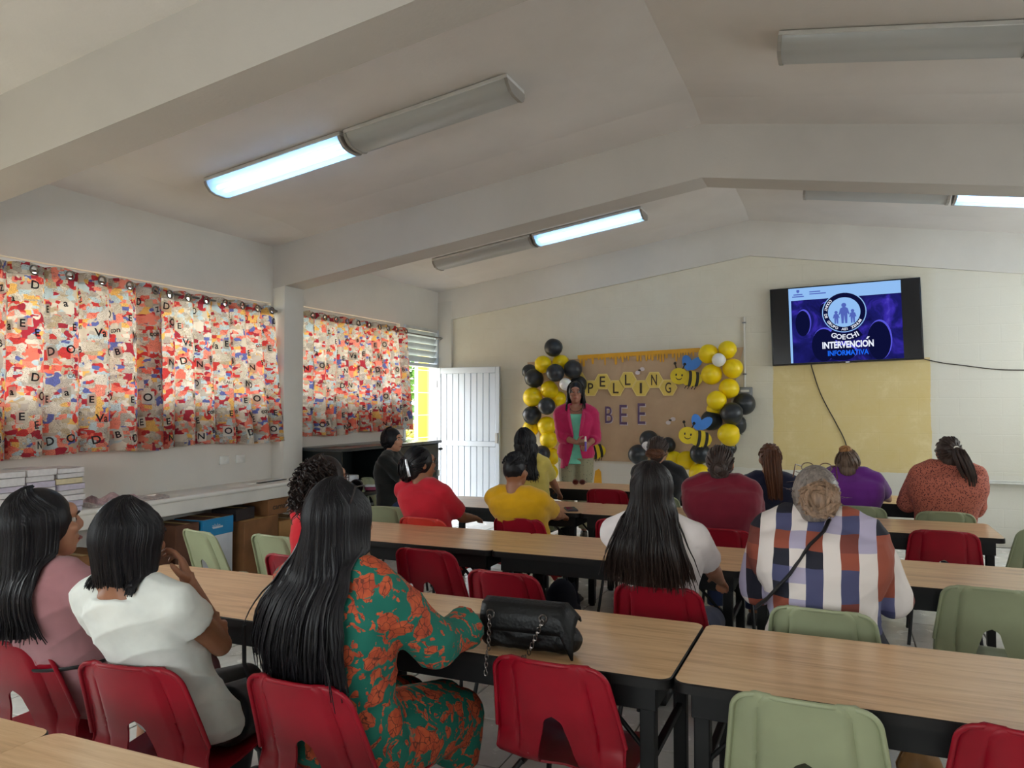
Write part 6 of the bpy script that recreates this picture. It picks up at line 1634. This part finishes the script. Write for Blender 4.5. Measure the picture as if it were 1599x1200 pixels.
for kx, (x, dx, n_) in enumerate(((-.112, -.002, 15), (.072, -.055, 11))):
    ring = MB().tube([(x + .013 * math.cos(a), -.068, .128 + .013 * math.sin(a)) for a in np.linspace(0, 2 * math.pi, 19)], .0032, 6).build('eyelet', M_CHN, hbx, smooth=60)
    f0 = None; lk = MB().tube([(.0055 * math.cos(a), 0, .009 * math.sin(a)) for a in np.linspace(0, 2 * math.pi, 13)], .0018, 5)
    for k in range(n_):
        f = k / (n_ - 1); z = .118 - k * .0125; yy = -.072 - (.004 if z > .0 else 0)
        pos = (x + dx * f, yy - .006 * math.sin(f * 3), z) if z > .006 else (x + dx * f, yy - .012 - max(0, .055 - abs(z)) * .2 - (.006 - z) * (1.0 if kx else .35), z if not kx else .006)
        r_ = (0, 0, R(90 * (k % 2)))
        if f0 is None: f0 = lk.build('chain_link', M_CHN, hbx, loc=pos, rot=r_, smooth=60)
        else: inst(f0, 'chain_link', hbx, pos, r_)
M_DRED = mat('dark_red_plastic', (92, 26, 26), .3); M_PHN = mat('phone_case_dark', (48, 34, 46), .35)
t = empty('red_glasses', (-2.50, 7.55, TH + .002), R(8), 'dark red glasses lying on the farthest table', 'glasses')
for s_ in (-1, 1):
    MB().tube([(s_ * .036 + .028 * math.cos(a), 0, .024 + .022 * math.sin(a)) for a in np.linspace(0, 2 * math.pi, 17)], .006, 6).build('rim', M_DRED, t, smooth=60)
    MB().prism([(s_ * .036 + .024 * math.cos(a), .019 * math.sin(a)) for a in np.linspace(0, 2 * math.pi, 17)[:-1]], -.001, .001, Matrix.Translation((0, 0, .024)) @ FR).build('lens', mat('red_lens', (70, 20, 22), .15), t)
    MB().tube([(s_ * .066, 0, .03), (s_ * .07, .06, .026), (s_ * .06, .12, .006)], .004, 6).build('temple', M_DRED, t, smooth=60)
t = empty('phone', (-1.955, 5.705, TH + .0005), R(28), 'dark purple phone lying flat on the table right of the boy in yellow', 'phone')
MB().rbox(-.045, .045, -.085, .085, 0, .014, .006, 2).build('phone_case', M_PHN, t, smooth=40); MB().rbox(-.038, .038, -.078, .078, .014, .0155, .0006, 1).build('phone_screen', M_SCRBLK, t, smooth=40)
t = empty('eyeglass_case', (-1.70, 2.80, TH + .0005), R(35), 'black and white case standing on the table before the floral dress woman', 'case')
MB().rbox(-.022, .022, -.03, .03, 0, .075, .008, 2).build('case_body', M_SCRBLK, t, smooth=40); MB().rbox(.020, .034, -.03, .03, 0, .065, .004, 1).build('white_side', M_BKT, t, smooth=40)
t = empty('dark_pouch', (-.40, 6.02, TH + .0005), R(20), 'small dark pouch on the table just behind the ponytailed woman in navy', 'pouch')
mb = MB(); mb.ell((0, 0, .045), (.085, .05, .042)); mb.rbox(-.075, .075, -.04, .04, .002, .05, .015, 3); co, no, fs = remesh(mb, .006, 2); co[:, 2] = np.maximum(co[:, 2], 0.0); raw('pouch_body', co, fs, [M_LTH], t); MB().tube([(-.07, 0, .06), (-.02, -.02, .10), (.06, 0, .065)], .006, 6).build('wrist_strap', M_LTH, t, smooth=60)
def bag(x, y, rz, w, d, h, m_, label, m2=None, name='backpack'):
    t = empty(name, (x, y, 0), R(rz), label, 'bag'); mb = MB(); mb.ell((0, 0, h * .38), (w / 2, d / 2, h * .38), None, 18, 12); mb.ell((0, 0, h * .62), (w * .42, d * .42, h * .36), None, 18, 12); mb.rbox(-w * .45, w * .45, -d * .42, d * .42, .005, h * .6, .03, 3)
    co, no, fs = remesh(mb, .010, 3); co = fold(co, no, .006, 22, x * 3); co[:, 2] = np.maximum(co[:, 2], .001); raw('bag_body', co, fs, [m_], t)
    MB().rbox(-w * .30, w * .30, -d * .52, -d * .40, h * .10, h * .45, .02, 3).build('front_pocket', m2 or m_, t, smooth=50)
    for s_ in (-1, 1): MB().tube([(s_ * w * .2, d * .3, h * .9), (s_ * w * .24, d * .62, h * .6), (s_ * w * .2, d * .5, h * .15)], .012, 8, flat=.4).build('strap', m_, t, smooth=60)
    MB().tube([(-.04, 0, h * .96), (-.03, 0, h * 1.06), (.03, 0, h * 1.06), (.04, 0, h * .96)], .007, 8).build('handle', m_, t, smooth=60)
bag(-1.66, 4.66, -10, .26, .18, .42, mat('navy_bag_cloth', (24, 26, 40), .8), 'dark navy backpack on the floor under the middle tables')
t = empty('red_pouch', (-1.65, 4.50, .43), R(-10), 'small red heart-shaped pouch on top of the navy backpack', 'pouch')
mb = MB(); mb.ell((-.032, 0, .07), (.045, .025, .045)); mb.ell((.032, 0, .07), (.045, .025, .045)); mb.tube([(0, 0, .07), (0, 0, .0)], [.05, .008], 12, flat=.5); co, no, fs = remesh(mb, .006, 2); co[:, 2] = np.maximum(co[:, 2], 0.0); raw('pouch_body', co, fs, [mat('red_pouch_cloth', (176, 34, 44), .7)], t); MB().tube([(-.01, 0, .11), (0, 0, .125), (.01, 0, .11)], .004, 6).build('loop', M_SCRBLK, t)
bag(.26, 3.25, 20, .20, .14, .26, mat('tan_bag_leather', (150, 108, 62), .5), 'tan leather bag on the floor under the right handbag-row table', name='tan_bag')
